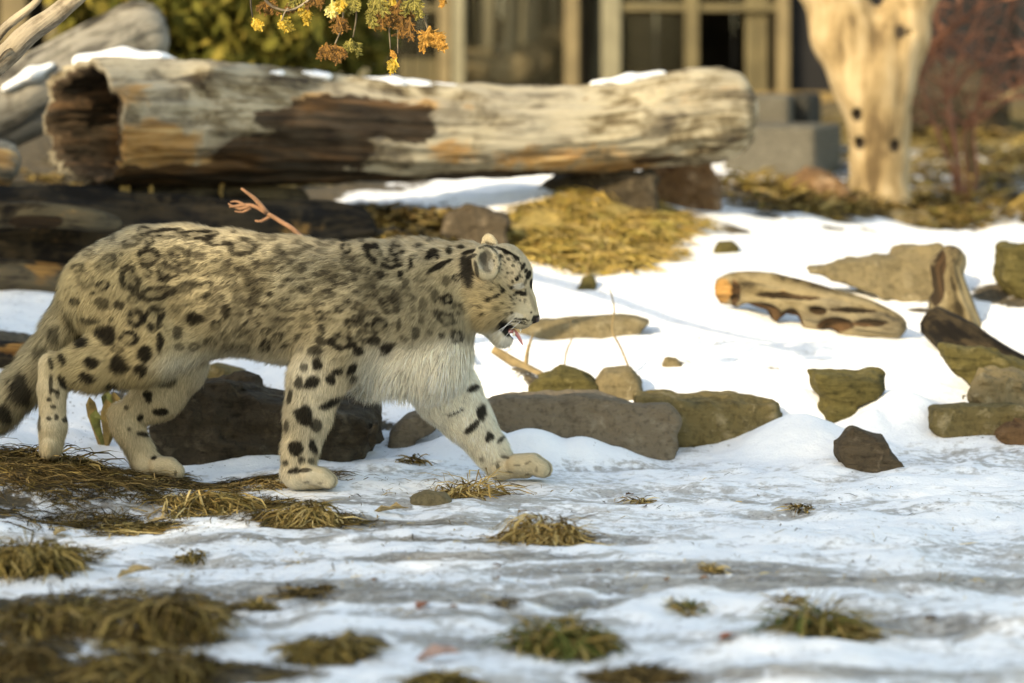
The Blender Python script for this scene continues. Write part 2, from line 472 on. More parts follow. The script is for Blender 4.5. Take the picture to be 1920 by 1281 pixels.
def relief(x, y):
    """shape of the lying snow: broad ridges, hollows, small lumps"""
    O = np.zeros_like(x)
    wx = x + 0.25 * vnoise(np.stack([x * 2, y * 2, O], -1), 5); wy = y + 0.12 * vnoise(np.stack([x * 2, y * 2, O + 3], -1), 6)
    ridge = fbm(np.stack([wx * 2.6, wy * 3.7, O], -1), 11, 3)
    lump = fbm(np.stack([x * 9, y * 14, O], -1), 21, 3)
    fine = fbm(np.stack([x * 32, y * 40, O], -1), 31, 2)
    bank = sstep(0.7, 1.3, y)
    pil = fbm(np.stack([x * 3.3, y * 3.3, O], -1), 41, 3)
    far = sstep(0, 14, np.abs(y)) 
    fore = 1 - bank
    paw = np.zeros_like(x)
    for (cx, cy, r) in PAWS:
        paw = np.maximum(paw, np.exp(-(((x - cx) / r) ** 2 + ((y - cy) / (r * 0.9)) ** 2)))
    z = fore * (0.030 * ridge + 0.014 * lump + 0.0035 * fine) + bank * (0.042 * pil + 0.010 * lump + .002 * fine)
    dm = np.zeros_like(x)
    for (cx, cy, rx, ry, h) in _dr: dm = np.maximum(dm, np.exp(-(((x - cx) / (rx * 1.3)) ** 2 + ((y - cy) / (ry * 1.3)) ** 2)))
    return z * (1 - 0.95 * paw) * (1 - .7 * dm)

PAWS = []
for _p in [(575, 900, -.1), (985, 890, .09), (300, 885, .08), (97, 850, -.1)]:
    _q = at(*_p); PAWS.append((_q[0], _q[1], 0.11))

def ground_z(x, y):
    x = np.atleast_1d(np.asarray(x, float)); y = np.atleast_1d(np.asarray(y, float))
    return ground_base(x, y) + relief(x, y)

def gz(x, y): return float(ground_z(x, y)[0])

_ys = np.concatenate([np.arange(-2.4, 3, 0.01), np.arange(3, 12, 0.04)])
def hit(px, py):
    """where the line of sight through a picture point meets the ground"""
    d = _ys + CAM_D
    x = (px - 960) * d / FPX; z = CAM_H - (py - HOR) * d / FPX
    g = ground_z(x, _ys)
    m = np.argmax(g >= z)
    if not (g >= z).any(): m = len(_ys) - 1
    return np.array([x[m], _ys[m], g[m]])

def axis(lo, hi, step, lim, grow=1.22):
    a = list(np.arange(lo, hi, step)); s = step
    while a[-1] < lim: s *= grow; a.append(a[-1] + s)
    s = step; b = [a[0]]
    while b[-1] > -lim: s *= grow; b.append(b[-1] - s)
    return np.array(b[:0:-1] + a)
_gx = axis(-1.75, 1.75, 0.0125, 70)
_gy1 = np.arange(-2.7, 1.7, 0.0115); _gy2 = np.arange(1.7, 5.2, 0.03)
_gy = list(_gy1) + list(_gy2); _s = 0.03
while _gy[-1] < 75: _s *= 1.2; _gy.append(_gy[-1] + _s)
_s = 0.0115; _pre = []; _y = _gy[0]
while _y > -45: _s *= 1.2; _y -= _s; _pre.append(_y)
_gy = np.array(_pre[::-1] + _gy)
GX, GY = np.meshgrid(_gx, _gy, indexing='ij')
_fx, _fy = GX.ravel(), GY.ravel()
_gb = ground_base(_fx, _fy); _gr = relief(_fx, _fy)
_fz = _gb + _gr

def blobs(lst, x, y):
    o = np.zeros_like(x)
    for (px, py, rx, ry, s) in lst:
        c = hit(px, py)
        q = ((x - c[0]) / rx) ** 2 + ((y - c[1]) / ry) ** 2
        o = np.maximum(o, s * np.exp(-q * q * 0.7))
    return o

BARE = [(60, 880, .22, .42, .8), (190, 900, .2, .22, .75), (350, 905, .22, .10, .75), (430, 945, .17, .10, .75), (560, 975, .12, .07, .75), (40, 1040, .13, .09, .9), (250, 985, .16, .05, .7),
        (330, 1150, .12, .12, .95), (110, 1145, .2, .1, .95), (40, 1215, .12, .08, .8), (270, 1262, .28, .09, .95), (620, 1212, .11, .05, .8), (1060, 1195, .12, .05, .7),
        (1560, 1170, .10, .04, .6), (1190, 1268, .10, .04, .8), (830, 1275, .1, .05, .6), (520, 895, .12, .06, .7), (880, 925, .09, .06, .6), (1030, 1000, .1, .05, .5),
        (740, 430, .30, .26, 1.0), (880, 420, .12, .16, .9), (560, 420, .5, .5, .9), (200, 470, .7, .55, 1.2), (300, 352, .9, .9, 1.3), (80, 280, 1.3, 1.6, 1.4), (250, 220, 1.3, 1.6, 1.2), (100, 380, .9, .9, 1.3), (520, 352, .25, .5, 1.1), (1100, 440, .26, .42, 1.2), (1200, 385, .2, .3, 1.0), (1600, 392, .40, .30, .95), (1480, 380, .35, .3, .8),
        (1830, 320, .8, 1.6, .62), (1700, 240, 1.5, 1.5, .95), (1900, 560, .12, .16, .7), (60, 655, .3, .12, .9), (1360, 462, .05, .05, .8), (1100, 528, .03, .05, .7),
        (300, 760, .2, .3, .55), (1040, 722, .14, .08, .6), (1260, 680, .04, .03, .7), (1330, 425, .16, .10, .6), (1260, 440, .10, .08, .55), (1440, 405, .2, .10, .65), (1560, 432, .06, .05, .6), (1650, 440, .12, .06, .5), (1200, 455, .08, .08, .6), (1450, 690, .05, .03, .5), (1750, 585, .1, .05, .6), (980, 655, .08, .05, .5), (700, 800, .08, .05, .55), (480, 745, .12, .08, .6)]
ICE = [(1550, 1085, .62, .10, .95), (1250, 1070, .35, .08, .8), (1850, 1100, .4, .10, .9), (950, 1015, .35, .05, .9), (700, 985, .22, .06, .9), (820, 1040, .35, .05, .8), (600, 1105, .35, .10, .7), (900, 1120, .35, .06, .75),
       (1250, 940, .3, .04, .45), (1700, 960, .4, .05, .4), (1100, 870, .2, .05, .3), (350, 1060, .3, .07, .55), (1350, 1195, .2, .07, .55), (750, 1190, .25, .06, .6), (1750, 1180, .25, .06, .5),
       (650, 940, .15, .07, .7), (480, 1010, .2, .05, .7), (250, 950, .15, .05, .5), (1500, 1250, .3, .04, .5), (640, 880, .25, .06, .45), (760, 1160, .4, .05, .6)]
STRAW = [(1100, 440, .28, .45, 1.2), (1200, 390, .2, .35, 1.0), (1850, 270, .9, 1.3, .8)]
_bare = blobs(BARE, _fx, _fy); _ice = blobs(ICE, _fx, _fy); _straw = blobs(STRAW, _fx, _fy)
_bwarp = fbm(np.stack([_fx * 5, _fy * 8, _fx * 0], -1), 78, 4)
_bare = _bare * (1 + .5 * _bwarp)
_bare = np.maximum(_bare, 0.9 * sstep(8.0, 10.0, _fy))
_ice = _ice - np.clip(drift_amount(_fx, _fy) / .03, 0, 1.0) * 1.0
_gr = _gr
_dirt = fbm(np.stack([_fx * 3.0, _fy * 4.2, _fx * 0], -1), 77, 4)
_ice = _ice + (0.20 + 0.55 * _dirt + np.clip(-_gr * 9, -.25, 0.3)) * (1 - sstep(0.4, 1.0, _fy))
i_, j_ = np.meshgrid(np.arange(len(_gx) - 1), np.arange(len(_gy) - 1), indexing='ij')
_m = len(_gy)
_F = np.stack([i_ * _m + j_, (i_ + 1) * _m + j_, (i_ + 1) * _m + j_ + 1, i_ * _m + j_ + 1], -1).reshape(-1, 4)

def m_ground():
    s = Nodes('snowy_ground'); v = s.obj()
    n1 = s.noise(v, 9.0, 7, 0.62); n2 = s.noise(v, 48.0, 5, 0.6); n3 = s.noise(s.mapped(v, (1, 1.35, 1)), 14.0, 6, 0.65, 0.4)
    n4 = s.noise(v, 170.0, 3)
    c0 = lambda n: s.math('SUBTRACT', n, 0.5)
    b = s.math('ADD', s.attr('bare'), s.math('ADD', s.math('MULTIPLY', c0(n1), 1.0), s.math('MULTIPLY', c0(n2), 0.6)))
    bf = s.step(b, 0.42, 0.60)
    i = s.math('ADD', s.attr('ice'), s.math('ADD', s.math('MULTIPLY', c0(n3), 2.2), s.math('MULTIPLY', c0(n2), 1.9)))
    jf = s.step(i, 0.12, 0.80)
    snow = s.mix(s.step(n1, 0.3, 0.7), (0.78, 0.80, 0.83), (0.86, 0.875, 0.89))
    icec = s.ramp(s.math('ADD', s.math('MULTIPLY', n3, 0.6), s.math('MULTIPLY', n2, 0.4)), [(0.41, (0.06, 0.048, 0.034)), (0.49, (0.20, 0.172, 0.138)), (0.57, (0.42, 0.395, 0.36))])
    icec = s.mix(s.step(n4, 0.56, 0.66, 0, 0.75), icec, (0.06, 0.05, 0.04))
    col = s.mix(jf, snow, icec)
    soil = s.ramp(n2, [(0.3, (0.022, 0.017, 0.011)), (0.5, (0.06, 0.047, 0.028)), (0.7, (0.14, 0.105, 0.06))])
    straw = s.ramp(n2, [(0.3, (0.16, 0.11, 0.03)), (0.5, (0.30, 0.22, 0.07)), (0.7, (0.42, 0.32, 0.12))])
    soil = s.mix(s.attr('straw'), soil, straw)
    col = s.mix(bf, col, soil)
    spk = s.math('MULTIPLY', s.step(s.noise(v, 85.0, 2, 0.5), 0.66, 0.70, 0, 0.85), s.step(s.noise(v, 4.0, 3), 0.48, 0.62))
    col = s.mix(spk, col, (0.07, 0.055, 0.035))
    rough = s.math('ADD', s.math('MULTIPLY', jf, -0.30), 0.62)
    rough = s.math('ADD', rough, s.math('MULTIPLY', bf, 0.3))
    s.base(col, rough); s.bsdf.inputs['Specular IOR Level'].default_value = 0.35
    h = s.math('ADD', s.math('MULTIPLY', n2, 0.6), s.math('ADD', s.math('MULTIPLY', n4, 0.25), s.math('MULTIPLY', n3, 0.7)))
    s.bump(h, 0.55, 0.012)
    return s.m
g_me = raw_mesh('ground', np.stack([_fx, _fy, _fz], 1), _F, {'bare': _bare, 'ice': _ice, 'straw': _straw})
tag(link('ground', g_me, m_ground()), 'snow-covered slope with dirty ice and bare soil', 'ground', kind='structure')
del _F, i_, j_
# ------------------------------------------------------------------ snow leopard
def PR(px, py, Y, r): return at(px, py, Y), r * (Y + CAM_D) / FPX
FUR_N = 230000
REG = []   # region table: (name, hair dir (x,y,z), length, lift, colour)
def reg(*a): REG.append(a); return len(REG) - 1
BUFF = (0.40, 0.325, 0.18); GREY = (0.33, 0.285, 0.185); CREAM = (0.60, 0.505, 0.34); WHITE = (0.85, 0.785, 0.63); TAN = (0.45, 0.35, 0.19)
r_rump = reg('rump', (-.75, 0, -.65), .020, .34, BUFF)
r_torso = reg('torso', (-.85, 0, -.5), .021, .34, GREY)
r_chest = reg('chest', (-.30, 0, -.95), .042, .38, WHITE)
r_neck = reg('neck', (-.75, 0, -.65), .026, .40, CREAM)
r_should = reg('shoulder', (-.7, 0, -.7), .020, .34, GREY)
r_nfore = reg('near_fore', (-.15, 0, -1), .019, .34, CREAM)
r_ffore = reg('far_fore', (.25, 0, -.95), .016, .34, WHITE)
r_thigh = reg('thigh', (-.6, 0, -.8), .022, .34, BUFF)
r_nshank = reg('shank', (-.85, 0, -.5), .022, .36, BUFF)
r_meta = reg('meta', (0, 0, -1), .012, .32, CREAM)
r_fhind = reg('far_hind', (.05, 0, -1), .015, .34, CREAM)
r_tail = reg('tail', (-.65, 0, -.75), .032, .38, GREY)
r_head = reg('head', (-1, 0, 0), .009, .30, CREAM)
r_cheek = reg('cheek', (-.9, 0, -.45), .022, .42, TAN)
r_muz = reg('muzzle', (-1, 0, -.1), .005, .25, CREAM)
r_chin = reg('chin', (-.6, 0, -.8), .009, .4, (0.66, 0.60, 0.47))
r_ear = reg('ear', (-.3, 0, .9), .0045, .3, CREAM)
r_paw = reg('paw', (.6, 0, -.6), .007, .3, CREAM)

V = Vol((-1.66, -0.20, -0.02), (0.11, 0.20, 0.68), 0.005)
def chain(pts, rg, sy=1.0, k=0.02):
    for a, b in zip(pts[:-1], pts[1:]):
        A, ra = PR(*a); B, rb = PR(*b); V.cone(A, B, ra, rb, k, sy, rg)
# torso
chain([(205, 545, 0, 86), (270, 528, 0, 100)], r_rump, 0.82)
chain([(270, 528, 0, 100), (340, 525, 0, 101), (430, 545, 0, 111), (540, 559, 0, 113), (640, 574, 0, 118), (720, 580, 0, 125)], r_torso, 0.80)
chain([(720, 580, 0, 125), (785, 570, 0, 112)], r_should, 0.80)
chain([(700, 640, 0, 82), (800, 655, 0, 78)], r_chest, 0.85, 0.03)
chain([(810, 625, 0, 66), (822, 660, 0, 55)], r_chest, 0.9, 0.03)
chain([(780, 548, 0, 100), (870, 526, 0, 70)], r_neck, 0.80, 0.03)
chain([(840, 590, 0, 52), (860, 560, 0, 55)], r_neck, 0.9, 0.03)
for sg in (-1, 1): chain([(390, 610, 0.02 * sg, 52), (300, 655, 0.07 * sg, 46)], r_torso, 0.8, 0.03)
chain([(165, 535, 0, 48), (205, 545, 0, 70)], r_rump, 0.9)
# shoulders
for sg in (-1, 1):
    chain([(690, 505, .05 * sg, 46), (665, 600, .075 * sg, 66)], r_should, 0.75, 0.04)
chain([(665, 600, -.075, 66), (630, 655, -.085, 64)], r_should, 0.8, 0.04)
chain([(630, 655, -.085, 64), (592, 712, -.095, 52), (579, 775, -.10, 44)], r_nfore, 0.8, 0.02)
chain([(579, 775, -.10, 44), (562, 845, -.10, 33), (559, 880, -.10, 32)], r_nfore, 0.9, 0.015)
chain([(556, 893, -.10, 25), (598, 902, -.10, 15)], r_paw, 1.35, 0.015)
for dy in (-.039, -.013, .013, .039):
    ex = 5 if abs(dy) < .02 else 0
    chain([(578 + ex, 889, -.10 + dy, 18), (600 + ex, 894, -.10 + dy, 17), (613 + ex, 901, -.10 + dy, 15)], r_paw, 1.0, 0.004)
chain([(780, 660, .06, 66), (838, 735, .075, 58), (873, 782, .085, 47)], r_ffore, 0.8, 0.03)
chain([(873, 782, .085, 47), (918, 842, .09, 33), (938, 870, .09, 29)], r_ffore, 0.9, 0.015)
chain([(938, 872, .09, 25), (985, 880, .09, 17)], r_paw, 1.35, 0.012)
for dy in (-.039, -.013, .013, .039):
    ex = 6 if abs(dy) < .02 else 0
    chain([(968 + ex, 870, .09 + dy, 19), (994 + ex, 868, .09 + dy, 18), (1013 + ex, 879, .09 + dy, 17)], r_paw, 1.0, 0.004)
# hind legs
chain([(215, 545, -.05, 86), (262, 645, -.075, 64)], r_thigh, 0.72, 0.04)
chain([(268, 655, -.08, 60), (180, 678, -.085, 45), (108, 690, -.09, 28)], r_nshank, 0.75, 0.03)
chain([(94, 684, -.09, 22), (98, 730, -.095, 26), (99, 800, -.1, 25)], r_meta, 0.85, 0.015)
chain([(99, 800, -.1, 26), (96, 838, -.1, 22)], r_meta, 1.3, 0.012)
for dy in (-.03, -.01, .01, .03):
    chain([(92, 832, -.1 + dy, 14), (88, 846, -.1 + dy, 12)], r_meta, 1.0, 0.005)
chain([(250, 560, .05, 80), (330, 670, .075, 56)], r_thigh, 0.72, 0.04)
chain([(338, 688, .08, 48), (298, 738, .08, 44), (238, 782, .08, 28)], r_fhind, 0.8, 0.03)
chain([(222, 776, .08, 20), (238, 800, .08, 28), (272, 862, .08, 27)], r_fhind, 0.85, 0.015)
chain([(272, 872, .08, 26), (318, 885, .08, 15)], r_paw, 1.35, 0.012)
for dy in (-.037, -.012, .012, .037):
    chain([(296, 873, .08 + dy, 18), (317, 875, .08 + dy, 17), (331, 884, .08 + dy, 15)], r_paw, 1.0, 0.004)
# tail
chain([(160, 540, 0.0, 42), (118, 615, .02, 34), (78, 672, .035, 33), (40, 725, .04, 37), (0, 765, .04, 38), (-70, 805, .04, 38), (-160, 820, .04, 38), (-260, 795, .04, 34), (-330, 745, .04, 24)], r_tail, 0.95, 0.02)
# head
chain([(920, 512, 0, 50), (945, 505, 0, 44)], r_head, 0.92, 0.02)
chain([(945, 500, 0, 38), (965, 515, 0, 33)], r_head, 1.0, 0.02)
for sg in (-1, 1):
    chain([(966, 522, .026 * sg, 19), (978, 532, .022 * sg, 15)], r_head, 1.0, 0.015)
    chain([(905, 545, .03 * sg, 46), (918, 575, .034 * sg, 36)], r_cheek, 0.85, 0.02)
    chain([(930, 560, .038 * sg, 26), (945, 575, .034 * sg, 24)], r_cheek, 0.9, 0.02)
    chain([(962, 580, .020 * sg, 23), (982, 592, .013 * sg, 20)], r_muz, 1.0, 0.012)
    chain([(976, 598, .014 * sg, 18), (962, 600, .024 * sg, 16)], r_muz, 1.0, 0.01)
chain([(968, 530, 0, 26), (985, 565, 0, 18), (1000, 590, 0, 11)], r_muz, 1.0, 0.015)
chain([(1000, 594, 0, 11), (1004, 598, 0, 8)], r_muz, 1.2, 0.006)
chain([(922, 600, 0, 30), (940, 628, 0, 18), (950, 637, 0, 12)], r_chin, 1.15, 0.012)
# open mouth, eye sockets, nostrils
for sg in (-1, 1):
    for a, b in [((947, 617, .05 * sg, 9), (964, 623, .03 * sg, 7)), ((964, 623, .03 * sg, 7), (980, 627, 0, 5)), ((953, 622, 0.0, 10), (972, 626, 0, 6))]:
        A, ra = PR(*a); B, rb = PR(*b); V.cone(A, B, ra, rb, 0.006, 1.0, 0, 'sub')
    A, ra = PR(980, 551, .047 * sg, 8); V.cone(A, A + 1e-4, ra, ra, 0.012, 1.0, 0, 'sub')
    A, ra = PR(1010, 604, .009 * sg, 4); V.cone(A, A + 1e-4, ra, ra, 0.004, 1.0, 0, 'sub')
# ears: cupped discs
def ear(px, py, Y, n, rad, sub=0.030):
    c = at(px, py, Y); n = np.array(n, float); n /= np.linalg.norm(n)
    u = np.array([0, 0, 1.0]); u -= n * u.dot(n); u /= np.linalg.norm(u); v = np.cross(n, u)
    V.ell(c, (n, u, v), rad, 0.010, r_ear)
    V.ell(c + n * sub, (n, u, v), (0.034, rad[1] * 0.86, rad[2] * 0.86), 0.006, 0, 'sub')
ear(911, 492, -.074, (.42, -.88, .22), (.015, .044, .037))
ear(919, 466, .062, (.62, .55, .12), (.013, .036, .030))

bV, bF, bC = V.mesh()
bV = vsmooth(bV, bF, bV, 1)
bN = vnormals(bV, bF)
if ((bV - bV.mean(0)) * bN).sum() < 0: bF = bF[:, ::-1].copy(); bN = -bN
rid = V.ID[tuple(bC.T)]
for q in [(1,0,0),(0,1,0),(0,0,1),(1,1,1)]:   # prefer the id of any assigned corner
    r2 = V.ID[tuple((bC + np.array(q)).T)]
    raw1 = V.raw[tuple(bC.T)]; raw2 = V.raw[tuple((bC + np.array(q)).T)]
    rid = np.where(raw2 < raw1, r2, rid)
tD = np.array([r[1] for r in REG], float)[rid]; tL = np.array([r[2] for r in REG])[rid]; tA = np.array([r[3] for r in REG])[rid]
tC = np.array([r[4] for r in REG], float)[rid]
tH = np.isin(rid, [r_head, r_cheek, r_muz, r_chin]).astype(float)
nose = at(1006, 585, 0)
hd = bV - nose; hd /= np.linalg.norm(hd, axis=1)[:, None] + 1e-9
mh = np.isin(rid, [r_head, r_cheek, r_muz]); tD[mh] = hd[mh] + np.array([0, 0, -.15])
tD = vsmooth(bV, bF, tD, 10); tL = vsmooth(bV, bF, tL, 8); tA = vsmooth(bV, bF, tA, 8); tC = vsmooth(bV, bF, tC, 30)

# coat markings, with painted toe-crease lines: (px, py, rx, ry, angle, strength); R = rosette ring
S_T = [(199,629,19,20,0,1),(151,642,17,11,0,1),(168,681,14,13,0,1),(221,688,23,20,20,1),(162,710,17,13,-10,1),(271,662,16,15,0,1),(262,697,12,13,0,1),
       (301,642,7,21,5,1),(334,624,12,14,0,.8),(365,598,21,12,-5,1),(422,585,10,14,0,.9),(395,583,10,10,0,.6),(223,572,11,10,0,.9),(192,570,14,12,0,.8),(166,603,21,8,0,.85),
       (207,727,13,7,0,1),(350,537,26,12,15,.7),(520,603,18,15,0,.55),(472,629,14,14,0,.4),(128,610,8,20,20,.6),
       (601,615,7,13,10,.9),(671,661,11,9,0,1),(723,653,15,12,0,1),(702,640,10,9,0,.9),(780,623,9,11,0,.75),(770,491,6,13,0,1),(749,512,7,7,0,1),(761,530,7,9,0,.7),
       (810,474,13,9,0,1),(802,482,6,6,0,1),(820,482,5,6,0,1),(843,470,7,8,0,1),(865,463,9,5,0,1),(879,473,15,4,20,1),(822,500,26,6,28,1),(837,526,9,10,0,.7),(816,556,8,11,0,.7),(791,573,7,14,0,.6),
       (749,607,7,12,0,.8),(639,577,18,8,30,.5),(790,600,6,12,0,.5),(600,640,9,11,0,.9),(590,660,14,10,0,.9),(650,560,12,6,30,.4),
       (660,520,10,6,20,.5),(720,540,9,7,0,.5),(560,500,14,7,10,.35),(600,470,14,6,0,.45),(620,500,14,7,0,.35),(500,520,14,9,10,.35),(540,560,16,9,15,.3),(590,560,12,12,15,.35),(430,520,14,8,0,.4),(570,600,10,14,0,.35)]
S_R = [(242,635,17,13,0,.95),(253,598,15,15,0,.9),(290,600,17,20,0,.9),(162,526,15,17,0,.5),(242,524,18,25,0,.85),(277,483,17,17,0,.9),(310,511,17,15,0,.85),(293,550,31,13,15,.85),
       (336,480,19,15,0,.75),(315,437,28,9,0,.9),(371,440,30,10,0,.9),(406,452,21,9,0,.85),(459,463,27,15,0,.8),(402,502,23,15,0,.6),(461,548,27,25,0,.6),(245,454,19,9,15,.7),(201,494,20,15,10,.55),
       (546,463,28,13,0,.6),(700,474,15,17,0,1),(744,467,13,14,0,1),(734,493,17,11,0,1),(732,573,16,15,0,.7),(690,598,16,15,0,.75),(639,640,20,17,0,1),(711,613,15,13,0,.85),(656,493,17,13,0,.6),
       (690,547,19,15,0,.5),(520,490,22,14,0,.35),(600,520,20,16,0,.3),(370,470,16,12,0,.55),(500,445,20,8,0,.6),(610,455,18,7,0,.6),(790,520,13,11,0,.4),(760,560,14,12,0,.4),(350,500,14,12,0,.5),(440,590,16,14,0,.45)]
S_TAIL = [(39,735,26,30,30,1),(104,631,16,22,20,.8),(74,662,14,14,0,.7),(3,780,17,22,30,1),(-50,800,22,30,0,1),(-110,815,22,32,0,1),(-180,815,22,34,0,1),(-250,790,22,32,0,1),(-310,760,20,30,0,1)]
S_N = [(584,717,15,13,0,1),(560,718,10,14,0,.9),(619,712,10,11,0,1),(568,779,20,20,10,1),(619,758,24,9,30,1),(542,747,6,16,-15,.9),(595,800,10,15,0,.9),(555,841,15,13,0,1),(587,838,9,14,10,1),
       (536,800,5,12,0,.8),(566,864,8,6,0,.9),(583,866,6,7,0,.8),(534,868,6,5,0,.9),(551,882,11,6,10,1),(572,882,12,4,0,.9),(593,684,11,12,0,1),(634,697,11,8,0,1),(661,694,16,8,40,1),(664,712,10,7,30,.9),
       (575,905,6,2,0,.5),(600,906,5,2,0,.5),(570,690,8,9,0,.8),
       (95,682,5,13,10,1),(116,676,8,14,10,1),(116,717,6,15,20,1),(95,722,4,20,0,.9),(103,735,9,3,-20,.9),(92,750,5,4,0,.9),(99,763,6,4,0,.9),(105,783,5,6,0,.9),(91,785,5,4,0,.9),(122,788,7,6,0,.9),(71,795,6,14,0,.7),(108,740,4,10,0,.7)]
S_F = [(301,774,15,8,0,1),(263,784,6,8,0,1),(268,814,12,6,-10,1),(276,744,9,13,20,1),(242,805,4,4,0,.8),(298,845,5,5,0,1),(289,860,6,4,10,1),(314,717,15,12,0,.8),(237,765,5,5,0,.8),(329,888,3,7,0,.7),
       (888,728,14,6,15,1),(866,746,7,13,10,.9),(853,771,17,9,20,1),(904,774,9,17,5,1),(886,802,20,7,40,1),(918,820,9,9,0,1),(940,824,4,11,-50,1),(947,857,9,3,-10,.8),(933,874,4,5,0,.8),
       (903,862,6,6,0,.7),(970,872,7,2,0,.6),(990,868,6,2,30,.6),(1006,880,3,6,0,.5),(955,885,8,2,0,.6),(930,868,10,2,20,.6)]
S_H = [(969,523,4.5,4.5,0,1),(961,528,2.5,4,0,1),(958,540,3.5,4,0,1),(977,550,12,4.4,-10,1.4),(943,546,5.5,4.5,20,1),(931,555,9,4,25,1),(915,562,8,5,20,1),(922,542,7,2,40,.8),(899,575,4.5,4.5,0,1),(885,573,4,3,0,.7),
       (903,590,4.5,4.5,0,1),(931,579,9,7,10,.5),(941,569,4,3,0,.8),(955,577,3,2,0,.8),(959,587,3,3,0,.9),(996,586,2.5,2.5,0,.9),(983,598,4,1.6,0,.9),(977,606,12,1.7,-15,.9),(972,600,8,1.5,-25,.7),(990,601,4,1.6,0,.8),
       (968,483,8,4,-42,1.1),(981,500,4,8,-25,1.1),(991,516,4.5,9,-20,1.2),(997,532,4,9,-5,1.2),(955,474,12,3,-30,1.1),(950,473,9,4,-20,1),(936,466,8,3,-20,.9),(918,462,10,3,-10,.8),(953,486,5,3,-30,.8),(962,498,4,3,0,.8),(940,480,6,2.5,-30,.8),(975,517,2.5,5,20,.8),
       (985,530,3,7,-20,.7),(984,564,2.5,5,0,.6),(905,553,6,5,10,.35),(900,540,6,3,20,.4),(960,512,3,3,0,.6),(948,520,3,2,0,.5)]
S_NEAR_ONLY = [(875,508,13,27,8,1.6),(886,480,9,4,25,.9),(893,505,4,18,10,.9),(905,463,10,2.5,15,.8),(925,468,9,2.5,-40,.8),(937,484,2.5,9,-15,.7),(935,505,2,7,10,.5)]
S_BLACK = [(953,620,18,12,-28,1.6),(945,611,10,10,0,1.6),(1007,601,9,10,0,1.4)]
PALE = [(972,537,11,6,10,.9),(968,596,14,9,0,.5),(950,642,14,10,0,.9),(905,497,9,8,0,.4),(930,470,12,6,0,.25)]

_rd = random.Random(8)
_pl = [(s_[0], s_[1], max(s_[2], s_[3])) for s_ in S_T + S_R]
for _ in range(4000):
    _x, _y = _rd.uniform(135, 860), _rd.uniform(425, 655)
    if _y < 425 + abs(_x - 330) * .02 or (_x > 640 and _y > 640): continue
    _r = _rd.uniform(8, 14)
    if any((_x - q[0]) ** 2 + (_y - q[1]) ** 2 < ((_r + q[2]) * .92 + 3) ** 2 for q in _pl): continue
    _pl.append((_x, _y, _r)); _s = _rd.uniform(.55, .95)
    if _rd.random() < .6: S_R.append((_x, _y, _r * _rd.uniform(.9, 1.3), _r * _rd.uniform(.7, 1.0), _rd.uniform(-30, 40), _s))
    else: S_T.append((_x, _y, _r * _rd.uniform(.6, .9), _r * _rd.uniform(.4, .7), _rd.uniform(-30, 50), _s))
for _ in range(46):
    _x, _y = _rd.uniform(922, 988), _rd.uniform(476, 572)
    S_H.append((_x, _y, _rd.uniform(1.8, 3.4), _rd.uniform(1.6, 2.8), _rd.uniform(0, 90), _rd.uniform(.4, .9)))
for _k in range(9): S_H.append((966 + _k * 3.2, 596 + 2.2 * _rd.random() + .5 * _k, 2.2, 1.5, 0, .9)); S_H.append((960 + _k * 3.2, 603 + 1.5 * _rd.random(), 2.0, 1.4, 0, .8))
S_H += [(966, 553, 6, 2.2, 15, .8), (986, 545, 5, 2, -60, .8), (998, 566, 4, 20, 18, .35), (960, 562, 5, 2, 30, .6), (948, 590, 5, 4, 0, .6), (935, 597, 5, 4, 0, .5), (920, 605, 6, 4, 0, .35), (986, 508, 3, 5, -35, 1.0), (944, 468, 6, 2.5, -15, 1.0)]

